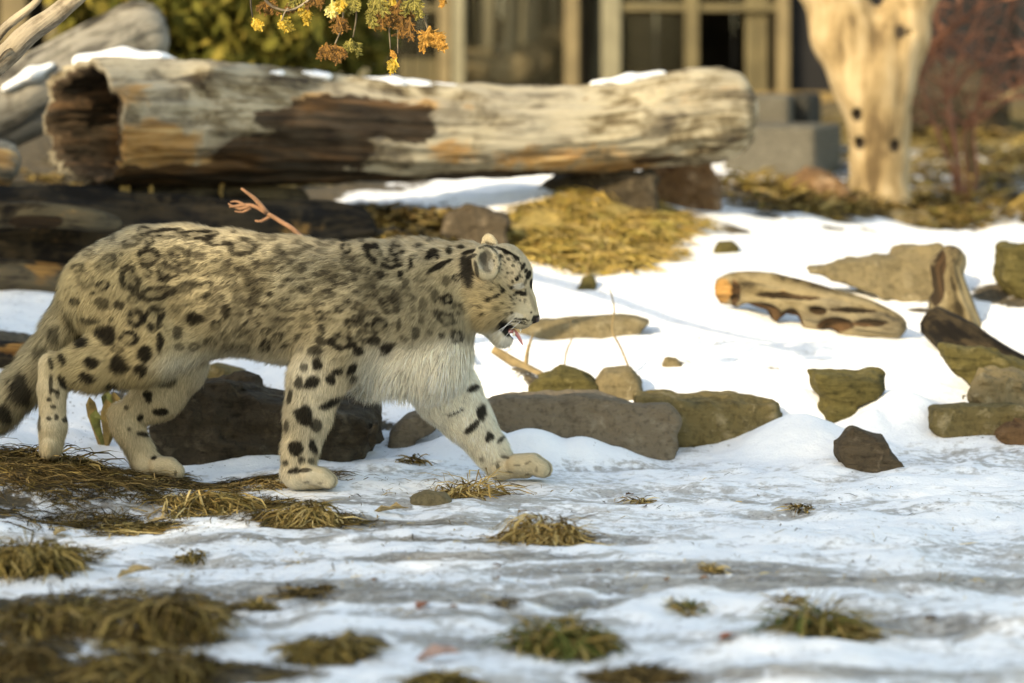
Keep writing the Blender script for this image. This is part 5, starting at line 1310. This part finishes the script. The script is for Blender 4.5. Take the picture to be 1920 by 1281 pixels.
scatter([(60, 880, .30, .50, 4), (190, 900, .28, .28, 3), (350, 905, .26, .14, 2), (440, 945, .2, .12, 1.5), (560, 975, .14, .09, 1), (250, 985, .2, .07, 1), (40, 1040, .16, .12, 1), (110, 1145, .25, .12, 1.3), (330, 1150, .16, .15, 1), (270, 1262, .32, .1, 1.2), (520, 900, .16, .08, .8)],
        15000, np.vstack([DARK_C * .6, DARK_C * .6, DARK_C, OLIVE_C * .7]), 'matted_grass', 'matted dark brown grass lying over the left of the path')
scatter([(1100, 450, .30, .42, 3), (1180, 400, .24, .35, 2), (1020, 460, .14, .2, 1)], 7000, np.vstack([YELL_C * 1.2, YELL_C, STRAW_C * .9, OLIVE_C]), 'straw_cover', 'golden straw covering the mound below the hollow log', Lr=(.06, .13), up=(0, .5), wid=(.003, .006), lift=.02)
scatter([(300, 352, .7, .6, 2), (100, 380, .7, .6, 2), (740, 430, .34, .3, 3), (880, 425, .14, .18, 1), (600, 430, .3, .3, 1.5)], 6000, np.vstack([DARK_C * .7, DARK_C, OLIVE_C * .7, STRAW_C * .6]), 'leaf_litter', 'brown leaf litter on the bank behind the leopard\'s back', Lr=(.03, .07), up=(0, .7), wid=(.010, .026), lift=.03)
scatter([(1600, 398, .5, .35, 2), (1830, 400, .5, .6, 2), (1830, 330, .8, 1.2, 3), (1850, 270, 1.0, 1.2, 2), (1470, 385, .3, .3, 1)], 7000, np.vstack([DARK_C * .8, DARK_C, OLIVE_C * .8, YELL_C * .6]), 'leaf_litter', 'brown and golden litter around the pale tree and red shrub', Lr=(.05, .14), up=(0, .9), wid=(.006, .02), lift=.03)
scatter([(1100, 930, .8, .4, 1), (1500, 1000, .7, .5, 1), (900, 1100, .9, .5, 2), (1500, 1150, .8, .4, 2), (700, 1000, .6, .3, 2), (500, 1150, .7, .3, 2), (1250, 1080, .9, .2, 2), (450, 1000, .6, .4, 4), (300, 1080, .6, .3, 4), (650, 920, .5, .2, 3)], 1300, np.vstack([DARK_C, STRAW_C]), 'grass_bits', 'stray grass bits strewn over the icy path', Lr=(.008, .05), up=(0, .4), wid=(.0012, .003), lift=.002)

# dead leaves: each its own
def leaf_me(seed, L=.05, curl=1.2):
    r_ = random.Random(seed); n = 7; V_ = []; F = []
    for i in range(n):
        t = i / (n - 1); w_ = L * .36 * math.sin(math.pi * min(1, t * .93 + .05)) ** .8 * (1 + .25 * math.sin(t * 17 + seed))
        z = L * .12 * math.sin(t * curl * 2); x = L * (t - .5)
        for k in (-1, 0, 1): V_.append([x, k * w_ + .1 * L * math.sin(t * 3), z + abs(k) * w_ * .35 * r_.uniform(.6, 1.3) + .003])
        if i:
            for k in (0, 1): F.append([(i - 1) * 3 + k, (i - 1) * 3 + k + 1, i * 3 + k + 1, i * 3 + k])
    return raw_mesh('dead_leaf', np.array(V_), np.array(F))
M_DL = m_plain('dead_leaf', (.20, .105, .05), .7, .45, 60); M_DLR = m_plain('dead_leaf_red', (.24, .09, .045), .7, .35, 60); M_DLP = m_plain('dead_leaf_pink', (.38, .24, .19), .7, .25, 60); M_DLT = m_plain('dead_leaf_tan', (.36, .25, .11), .7, .3, 60)
LEAVES = [(620, 986, .05, M_DLT), (120, 1003, .04, M_DLT), (300, 985, .05, M_DLT)]
lm = [leaf_me(s_) for s_ in range(4)]
for k_ in lm: k_.materials.append(M_DL)
for i, (px, py) in enumerate([(1250, 1138 - 50), (930, 1088), (850, 1142), (1320, 1088), (1700, 1122), (1745, 1165), (1650, 1190), (930, 1065), (1480, 950), (705, 1090), (420, 1200), (1180, 930), (1210, 955), (1510, 962), (1365, 1200), (1120, 1075)]):
    c = hit(px, py); o = link('dead_leaf', lm[i % 4], None, None, c); o.rotation_euler = (rs.uniform(-.3, .3), rs.uniform(-.3, .3), rs.uniform(0, 6.28)); o.scale = [rs.uniform(.3, .6)] * 3
    tag(o, 'small curled brown leaf lying on the icy snow', 'leaf', 'small brown leaves on the icy snow')
def one_leaf(label, px, py, L, mat, seed, rz, asp=.75):
    c = hit(px, py); me = leaf_me(seed, L, .8); me.materials.append(mat); o = link('dead_leaf', me, None, None, c); o.rotation_euler = (.05, -.05, rz); o.scale = (.8, asp, .8); tag(o, label, 'leaf')
one_leaf('upright reddish leaf on the grey ice above the oval grass hump', 795, 1142, .05, M_DLR, 31, 1.0)
one_leaf('broad pinkish leaf lying on the foreground ice', 822, 1242, .10, M_DLP, 32, .2)
one_leaf('rusty red leaf on clean snow right of the green hump', 1366, 1202, .045, M_DLR, 33, .5)
one_leaf('long orange bark strip lying beside the curled straw heap', 730, 966, .11, M_DLT, 34, -.15, .25)
one_leaf('pale tan leaf on the flattened straw wisp', 300, 985, .06, M_DLT, 35, .2)
one_leaf('large speckled tan leaf above the largest shaggy tussock', 255, 1085, .09, M_DLT, 36, .3)
one_leaf('tan leaf lying by the rounded olive mound', 115, 1003, .05, M_DLT, 37, .9)

# twigs standing in the snow and the fallen branch
M_TW = m_plain('twig_tan', (.20, .145, .072), .8, .3, 30); M_TWO = m_plain('twig_orange', (.24, .125, .07), .75, .3, 30)
def twig(label, chains, mat, name='twig', cat='twig'):
    mb = MB(); base = np.array(chains[0][0][0])
    for pts, r in chains:
        tv, tf, _ = tube([np.array(p) for p in pts], r, 7, .012); mb.add(tv, tf)
    return tag(mb.build(name, mat, None, base), label, cat)
h = hit(1188, 700); Yt = h[1]
twig('tall thin bent stem rising from the snow past the leopard\'s muzzle', [([h - [0, 0, .02], at(1165, 655, Yt), at(1148, 620, Yt), at(1152, 580, Yt), at(1143, 540, Yt)], [.0035, .003, .003, .0025, .0015])], M_TW)
h = hit(1055, 700); Yt = h[1]
twig('faint thin stem left of the tall bent stem', [([h - [0, 0, .02], at(1062, 660, Yt), at(1072, 635, Yt), at(1070, 600, Yt)], [.003, .0025, .002, .0012])], M_TW)
twig('fallen branch curving down through the snow below the leopard\'s chin', [([at(925, 655, 1.2), at(965, 680, 1.18), at(1010, 705, 1.15), at(1060, 735, 1.1), at(1105, 745, 1.07), at(1125, 760, 1.05)], [.012, .014, .016, .016, .013, .008]), ([at(985, 690, 1.17), at(990, 655, 1.17), at(1000, 625, 1.17)], [.007, .005, .002])], M_TW, 'fallen_branch', 'branch')
b_ = at(600, 470, .75)
twig('bare orange twig sticking up behind the leopard\'s back', [([hit(640, 640) - [0, 0, .02], at(625, 520, .78), at(560, 440, .75), at(525, 415, .75), at(500, 400, .75), at(470, 385, .75), at(430, 388, .75)], [.007, .007, .0065, .006, .0055, .005, .003]),
     ([at(500, 400, .75), at(480, 375, .74), at(452, 353, .74)], [.007, .006, .003]), ([at(508, 405, .75), at(490, 415, .76), at(478, 414, .76)], [.005, .004, .002]), ([at(470, 385, .75), at(450, 392, .75), at(428, 382, .76)], [.005, .004, .002]), ([at(465, 388, .75), at(445, 378, .75), at(432, 379, .75)], [.004, .003, .002]),
     ([at(470, 390, .75), at(455, 398, .75), at(440, 396, .75)], [.004, .003, .002])], M_TWO)

# ------------------------------------------------------------------ cedar with bare limb and hanging sprays
M_BARKC = m_wood('cedar_bark', (.33, .27, .19), (.17, .13, .085), (.05, .038, .025), (6, 60, 60), rot=False)
def cedar():
    tx, ty = -1.98, 1.0; z0 = gz(tx, ty)
    root = empty('cedar_tree', (tx, ty, z0), 'cedar with bare grey limb and yellowing sprays hanging over the log', 'tree')
    def part(name, pts, r, seg=14, step=.03, amp=.12):
        mb = MB(); tv, tf, g = tube(pts, r, seg, step, lambda S, TH, rr: 1 + amp * fbm(np.stack([S * 9, np.cos(TH) * 2.5, np.sin(TH) * 2.5], -1), 70, 3) * 1.5)
        mb.add(tv, tf, grain=g); return mb.build(name, M_BARKC, root)
    part('trunk', [(tx, ty, z0 - .05), (tx + .02, ty, .9), (tx - .03, ty, 1.8), (tx, ty, 2.9), (tx + .02, ty + .05, 3.8)], [.13, .105, .09, .06, .015], 20, .08)
    part('limb', [(tx + .02, ty, .62), at(-180, 260, .7), at(-60, 160, .35), at(20, 95, .2), at(62, 55, .15), at(110, 22, .12), at(170, -30, .1), at(240, -110, .1)], [.036, .033, .030, .027, .026, .023, .017, .006], 14, .02, .2)
    part('branchlet', [at(-40, 128, .32), at(0, 62, .22), at(30, 35, .2), at(70, 2, .18), at(110, -60, .15)], [.013, .0125, .011, .009, .004], 10, .015, .2)
    part('branchlet', [at(30, 92, .19), at(10, 102, .14), at(-5, 118, .12)], [.010, .008, .004], 8, .012, .2)
    part('bough', [(tx, ty, 1.75), (-1.5, .7, 1.52), (-1.0, .35, 1.36), (-.65, .1, 1.24), (-.45, .05, 1.17), (-.25, .05, 1.15)], [.035, .028, .02, .013, .009, .004], 12, .03)
    tw = lambda *pts, r=.0035: part('twig', [at(*p) for p in pts], list(np.linspace(r, r * .5, len(pts))), 7, .012, .1)
    tw((440, -60, .06), (490, -8, .05), (510, 12, .05), (540, 20, .05), (565, 10, .05), (590, -10, .05), r=.004)
    tw((720, -40, .05), (729, 20, .05), (730, 60, .05), (732, 92, .05), r=.003); tw((735, -40, .05), (748, 20, .05), (746, 60, .05), (746, 100, .05), r=.003)
    tw((735, -40, .05), (765, 8, .05), (790, 25, .05), (799, 45, .05), (806, 70, .05), r=.0035)
    tw((600, -50, .05), (640, 0, .05), (640, 50, .05), (625, 90, .05), r=.003); tw((655, -40, .05), (668, 20, .05), (662, 70, .05), r=.003)
    tw((480, -40, .06), (470, 0, .06), (474, 35, .06), r=.003); tw((540, 15, .05), (533, 25, .05), (528, 40, .05), r=.0025)
    tw((690, -40, .05), (692, 0, .05), (700, 25, .05), r=.003)
    Yc = np.array([(.40, .27, .045), (.32, .20, .03), (.46, .33, .08)]); Bc = np.array([(.13, .07, .025), (.20, .10, .03), (.08, .045, .02)]); Oc = np.array([(.34, .17, .04), (.42, .23, .065), (.24, .12, .03)]); Gc = np.array([(.17, .15, .04), (.24, .20, .06), (.10, .09, .03)]); Pc = np.array([(.62, .54, .20), (.55, .45, .13), (.66, .60, .30)])
    def spray(px, py, size, pal, ang=-90, n=46, asp=1.0, Y=.05):
        """fan of scale-leaved shoots hanging from a twig end"""
        c = at(px, py - size * .55, Y + rs.uniform(-.02, .02)); S = size * .00125 * 1.7
        V_, F, CC = [], [], []
        def shoot(p, a, y, L, w_, depth):
            k = 5; pts = [p]; q = p.copy(); aa = a
            for i in range(k): 
                aa += rs.uniform(-.12, .12); q = q + np.array([math.cos(aa) * asp, math.sin(y), math.sin(aa)]) * L / k; pts.append(q)
            col = pal[rs.randrange(len(pal))] * rs.uniform(.7, 1.25)
            for i in range(k):
                d = pts[i + 1] - pts[i]; s_ = np.array([-d[2], rs.uniform(-.4, .4) * np.linalg.norm(d), d[0]]); s_ = s_ / (np.linalg.norm(s_) + 1e-9) * w_ * (1 - .5 * i / k)
                b = len(V_); V_.extend([pts[i] - s_, pts[i] + s_, pts[i + 1] + s_ * .9, pts[i + 1] - s_ * .9]); F.append([b, b + 1, b + 2, b + 3]); CC.extend([col] * 4)
            if depth:
                for i in range(1, k + 1):
                    for sg in (-1, 1):
                        if rs.random() < .85: shoot(pts[i], aa + sg * rs.uniform(.45, .9), y + rs.uniform(-.5, .5), L * rs.uniform(.4, .6) * (1.1 - .12 * i), w_ * .8, depth - 1)
        for m in range(3):
            shoot(c.copy(), R(ang) + rs.uniform(-.7, .7), rs.uniform(-.6, .6), S * rs.uniform(.75, 1.05), .0016 + .00002 * size, 2)
        mb = MB(); mb.add(np.array(V_), np.array(F), coat=np.c_[np.clip(np.array(CC), .01, .8), np.ones(len(CC))])
        mb.build('leaf_spray', M_BLADE, root)
    for a in [(474, 42, 15, Yc), (527, 38, 17, Yc), (578, 22, 17, Yc), (560, 20, 10, Yc), (500, 8, 18, Bc), (545, 8, 16, Bc), (622, 8, 20, Pc), (632, 38, 20, Bc), (612, 90, 19, Bc), (628, 92, 18, Bc), (604, 90, 10, Oc), (658, 82, 18, Gc), (690, 22, 26, Gc), (718, 22, 24, Bc), (710, 30, 18, Oc),
              (750, 16, 28, Bc), (768, 45, 24, Bc), (732, 98, 9, Oc), (744, 116, 16, Yc), (806, 62, 24, Oc), (815, 72, 20, Oc), (798, 74, 18, Oc), (700, 0, 26, Gc), (660, 0, 22, Gc), (640, 4, 16, Yc), (775, 5, 22, Gc), (835, 2, 10, Oc), (735, 2, 22, Yc), (590, 0, 16, Bc), (560, -5, 18, Gc)]:
        spray(*a)
cedar()

# ------------------------------------------------------------------ shrubs
def leaf_cloud(name, c, rad, n, size, pal, parent=None, seed=0, shell=.5):
    r_ = np.random.default_rng(seed); u = r_.normal(size=(n, 3)); u /= np.linalg.norm(u, axis=1)[:, None]
    rr = shell + (1 - shell) * r_.random(n) ** .5; lump = 1 + .28 * fbm(u * 2.4, 900 + seed, 3) * 2
    P = np.asarray(c) + u * (rr * lump)[:, None] * np.asarray(rad)
    keep = fbm(P * (2.2 / max(rad)), 950 + seed, 3) > -.22; P = P[keep]; n = len(P)
    a = r_.normal(size=(n, 3)); a /= np.linalg.norm(a, axis=1)[:, None]; b = r_.normal(size=(n, 3)); b -= a * (a * b).sum(1)[:, None]; b /= np.linalg.norm(b, axis=1)[:, None]
    s_ = size * r_.uniform(.6, 1.3, (n, 1))
    V_ = np.stack([P - a * s_, P + b * s_ * .45, P + a * s_, P - b * s_ * .45], 1).reshape(-1, 3)
    F = np.arange(n * 4).reshape(n, 4)
    C = np.repeat(np.clip(pal[r_.integers(0, len(pal), n)] * r_.uniform(.7, 1.3, (n, 1)), .01, .8)[:, None], 4, 1).reshape(-1, 3)
    o3 = np.array(parent.location[:]) if parent is not None else np.zeros(3)
    return link(name, raw_mesh(name, V_ - o3, F, {'coat': np.c_[C, np.ones(len(C))]}, False), M_BLADE, parent)
CED_C = np.array([(.085, .08, .018), (.13, .115, .026), (.05, .052, .012), (.18, .145, .035)])
def shrub(label, px, Y, rad, n, seed):
    x = at(px, 0, Y)[0]; g = gz(x, Y); root = empty('evergreen_shrub', (x, Y, g), label, 'shrub')
    leaf_cloud('crown', (x, Y, g + .15 + rad[2]), rad, n, .05, CED_C, root, seed, .35)
    mb = MB(); tv, tf, gg = tube([(x, Y, g - .03), (x + .02, Y, g + rad[2]), (x, Y, g + rad[2] * 1.7)], [.04, .03, .008], 8, .08); mb.add(tv, tf, grain=gg); mb.build('stem', M_BARKC, root)
shrub('yellow green cedar bush behind the hollow log', 420, 5.2, (.42, .35, .55), 5200, 1)
shrub('darker green cedar bush next to the cream post', 570, 5.9, (.38, .35, .50), 4200, 2)
shrub('olive cedar bush behind the grey diagonal trunk', 250, 6.2, (.34, .35, .60), 3200, 3)

def red_shrub():
    Y = 5.2; x0 = at(1800, 410, Y)[0]; g = gz(x0, Y); root = empty('red_shrub', (x0, Y, g), 'leafless reddish shrub with many fine branches beside the pale tree', 'shrub')
    M_R = m_plain('red_twig', (.17, .07, .04), .7, .4, 15); rr = random.Random(5)
    stems = [[(1802, 415), (1796, 340), (1784, 250), (1772, 180), (1764, 100), (1756, -20)], [(1806, 412), (1812, 330), (1806, 250), (1830, 200), (1880, 175), (1960, 130)], [(1792, 412), (1790, 330), (1760, 260), (1735, 190), (1722, 110), (1700, 40)],
             [(1810, 412), (1830, 330), (1822, 240), (1850, 130), (1880, 60), (1910, -40)], [(1798, 412), (1790, 300), (1775, 200), (1800, 110), (1830, 40), (1845, -40)], [(1784, 180), (1820, 130), (1880, 110), (1950, 90)], [(1776, 120), (1730, 90), (1690, 85), (1650, 60)], [(1766, 80), (1800, 40), (1850, 10), (1920, -10)]]
    tws = MB()
    for i, s_ in enumerate(stems):
        dy = rr.uniform(-.25, .25); pts = [at(px + rr.uniform(-5, 5), py, Y + dy * k / len(s_)) for k, (px, py) in enumerate(s_)]
        r0 = .016 if i < 1 else .009
        mb = MB(); tv, tf, _ = tube(pts, list(np.linspace(r0, .004, len(pts))), 8, .03); mb.add(tv, tf); mb.build('stem', M_R, root)
        for k in range(1, len(pts)):
            for m in range(3):
                t = rr.random(); a = pts[k - 1] * (1 - t) + pts[k] * t; d = np.array([rr.uniform(-1, 1.2), rr.uniform(-.6, .6), rr.uniform(.1, .8)]); L = rr.uniform(.12, .4)
                if a[2] < g + .25: continue
                e = a + d / np.linalg.norm(d) * L; mid = (a + e) / 2 + [0, 0, rr.uniform(-.03, .05)]
                tv, tf, _ = tube([a, mid, e], [.005, .0035, .0015], 5, .06); tws.add(tv, tf)
                for z_ in range(2):
                    e2 = mid + np.array([rr.uniform(-.15, .15), rr.uniform(-.1, .1), rr.uniform(0, .15)]); tv, tf, _ = tube([mid, (mid + e2) / 2 + [0, 0, .01], e2], [.003, .0025, .001], 4, .06); tws.add(tv, tf)
    tag(tws.build('twigs', M_R, root), kind='stuff')
red_shrub()
twig('stout pale broken stick leaning out of the red shrub', [([hit(1815, 330) - [0, 0, .05], at(1820, 240, 5.6), at(1830, 200, 5.6)], [.022, .02, .016]), ([at(1822, 210, 5.6), at(1880, 185, 5.6), at(1960, 145, 5.6)], [.012, .012, .010])], M_TW, 'stick', 'stick')

# ------------------------------------------------------------------ unseen cedars added behind the camera to shade the path and filter the sun
SHADE_C = np.array([(.04, .06, .02), (.055, .08, .025), (.03, .045, .018)])
def shade_cedars():
    label = 'unseen columnar cedar added behind the camera to shade the path'
    root = None
    D = 18.0
    for i, x in enumerate(SHADE_X):
        y = SHADE_Y; hgt = SHADE_H(x)
        if root is None:
            root = empty('shade_cedar', (0, 0, 0), label, 'tree', 'unseen cedars added for shade')
            r_ = np.random.default_rng(3); n = 5200
            z = r_.random(n) * 1.0; a = r_.uniform(0, 2 * math.pi, n); prof = np.clip((1.0 - z) * 9, 0, 1) ** .5 * (1 - .15 * z); rad = .95 * prof * r_.random(n) ** .45 * (1 + .25 * vnoise(np.stack([np.cos(a) * 2, np.sin(a) * 2, z * 14], -1), 5))
            P = np.stack([np.cos(a) * rad, np.sin(a) * rad, z * 9.0 + .15], 1); s_ = .08 * r_.uniform(.6, 1.3, (n, 1))
            A = r_.normal(size=(n, 3)); A /= np.linalg.norm(A, axis=1)[:, None]; B = r_.normal(size=(n, 3)); B -= A * (A * B).sum(1)[:, None]; B /= np.linalg.norm(B, axis=1)[:, None]
            V_ = np.stack([P - A * s_, P + B * s_ * .6, P + A * s_, P - B * s_ * .6], 1).reshape(-1, 3)
            C = np.repeat(np.clip(SHADE_C[r_.integers(0, 3, n)], .01, .8)[:, None], 4, 1).reshape(-1, 3)
            me = raw_mesh('crown', V_, np.arange(n * 4).reshape(n, 4), {'coat': np.c_[C, np.ones(len(C))]}, False)
            cr = link('crown', me, M_BLADE, root)
            mb = MB(); tv, tf, g = tube([(0, 0, -.1), (0.03, 0, 3), (0, 0, 6), (0, 0, 8.5)], [.16, .13, .09, .02], 10, .5); mb.add(tv, tf, grain=g); tr = mb.build('trunk', M_BARKC, root)
            o = root
        else:
            o = root.copy(); COL.objects.link(o)
            for ch in (cr, tr):
                c = ch.copy(); COL.objects.link(c); c.parent = o
        o.location = (x, y + .25 * math.sin(i * 2.1), gz(x, y)); o.rotation_euler = (0, 0, i * 1.3); o.scale = (1, 1, hgt / 9.0)
SHADE_Y = -13.5
SHADE_X = np.arange(-15.0, -4.9, .95)
def SHADE_H(x): return 9.2 + 1.7 * float(sstep(-11.6, -12.6, x)) + .15 * math.sin(x * 7)
shade_cedars()
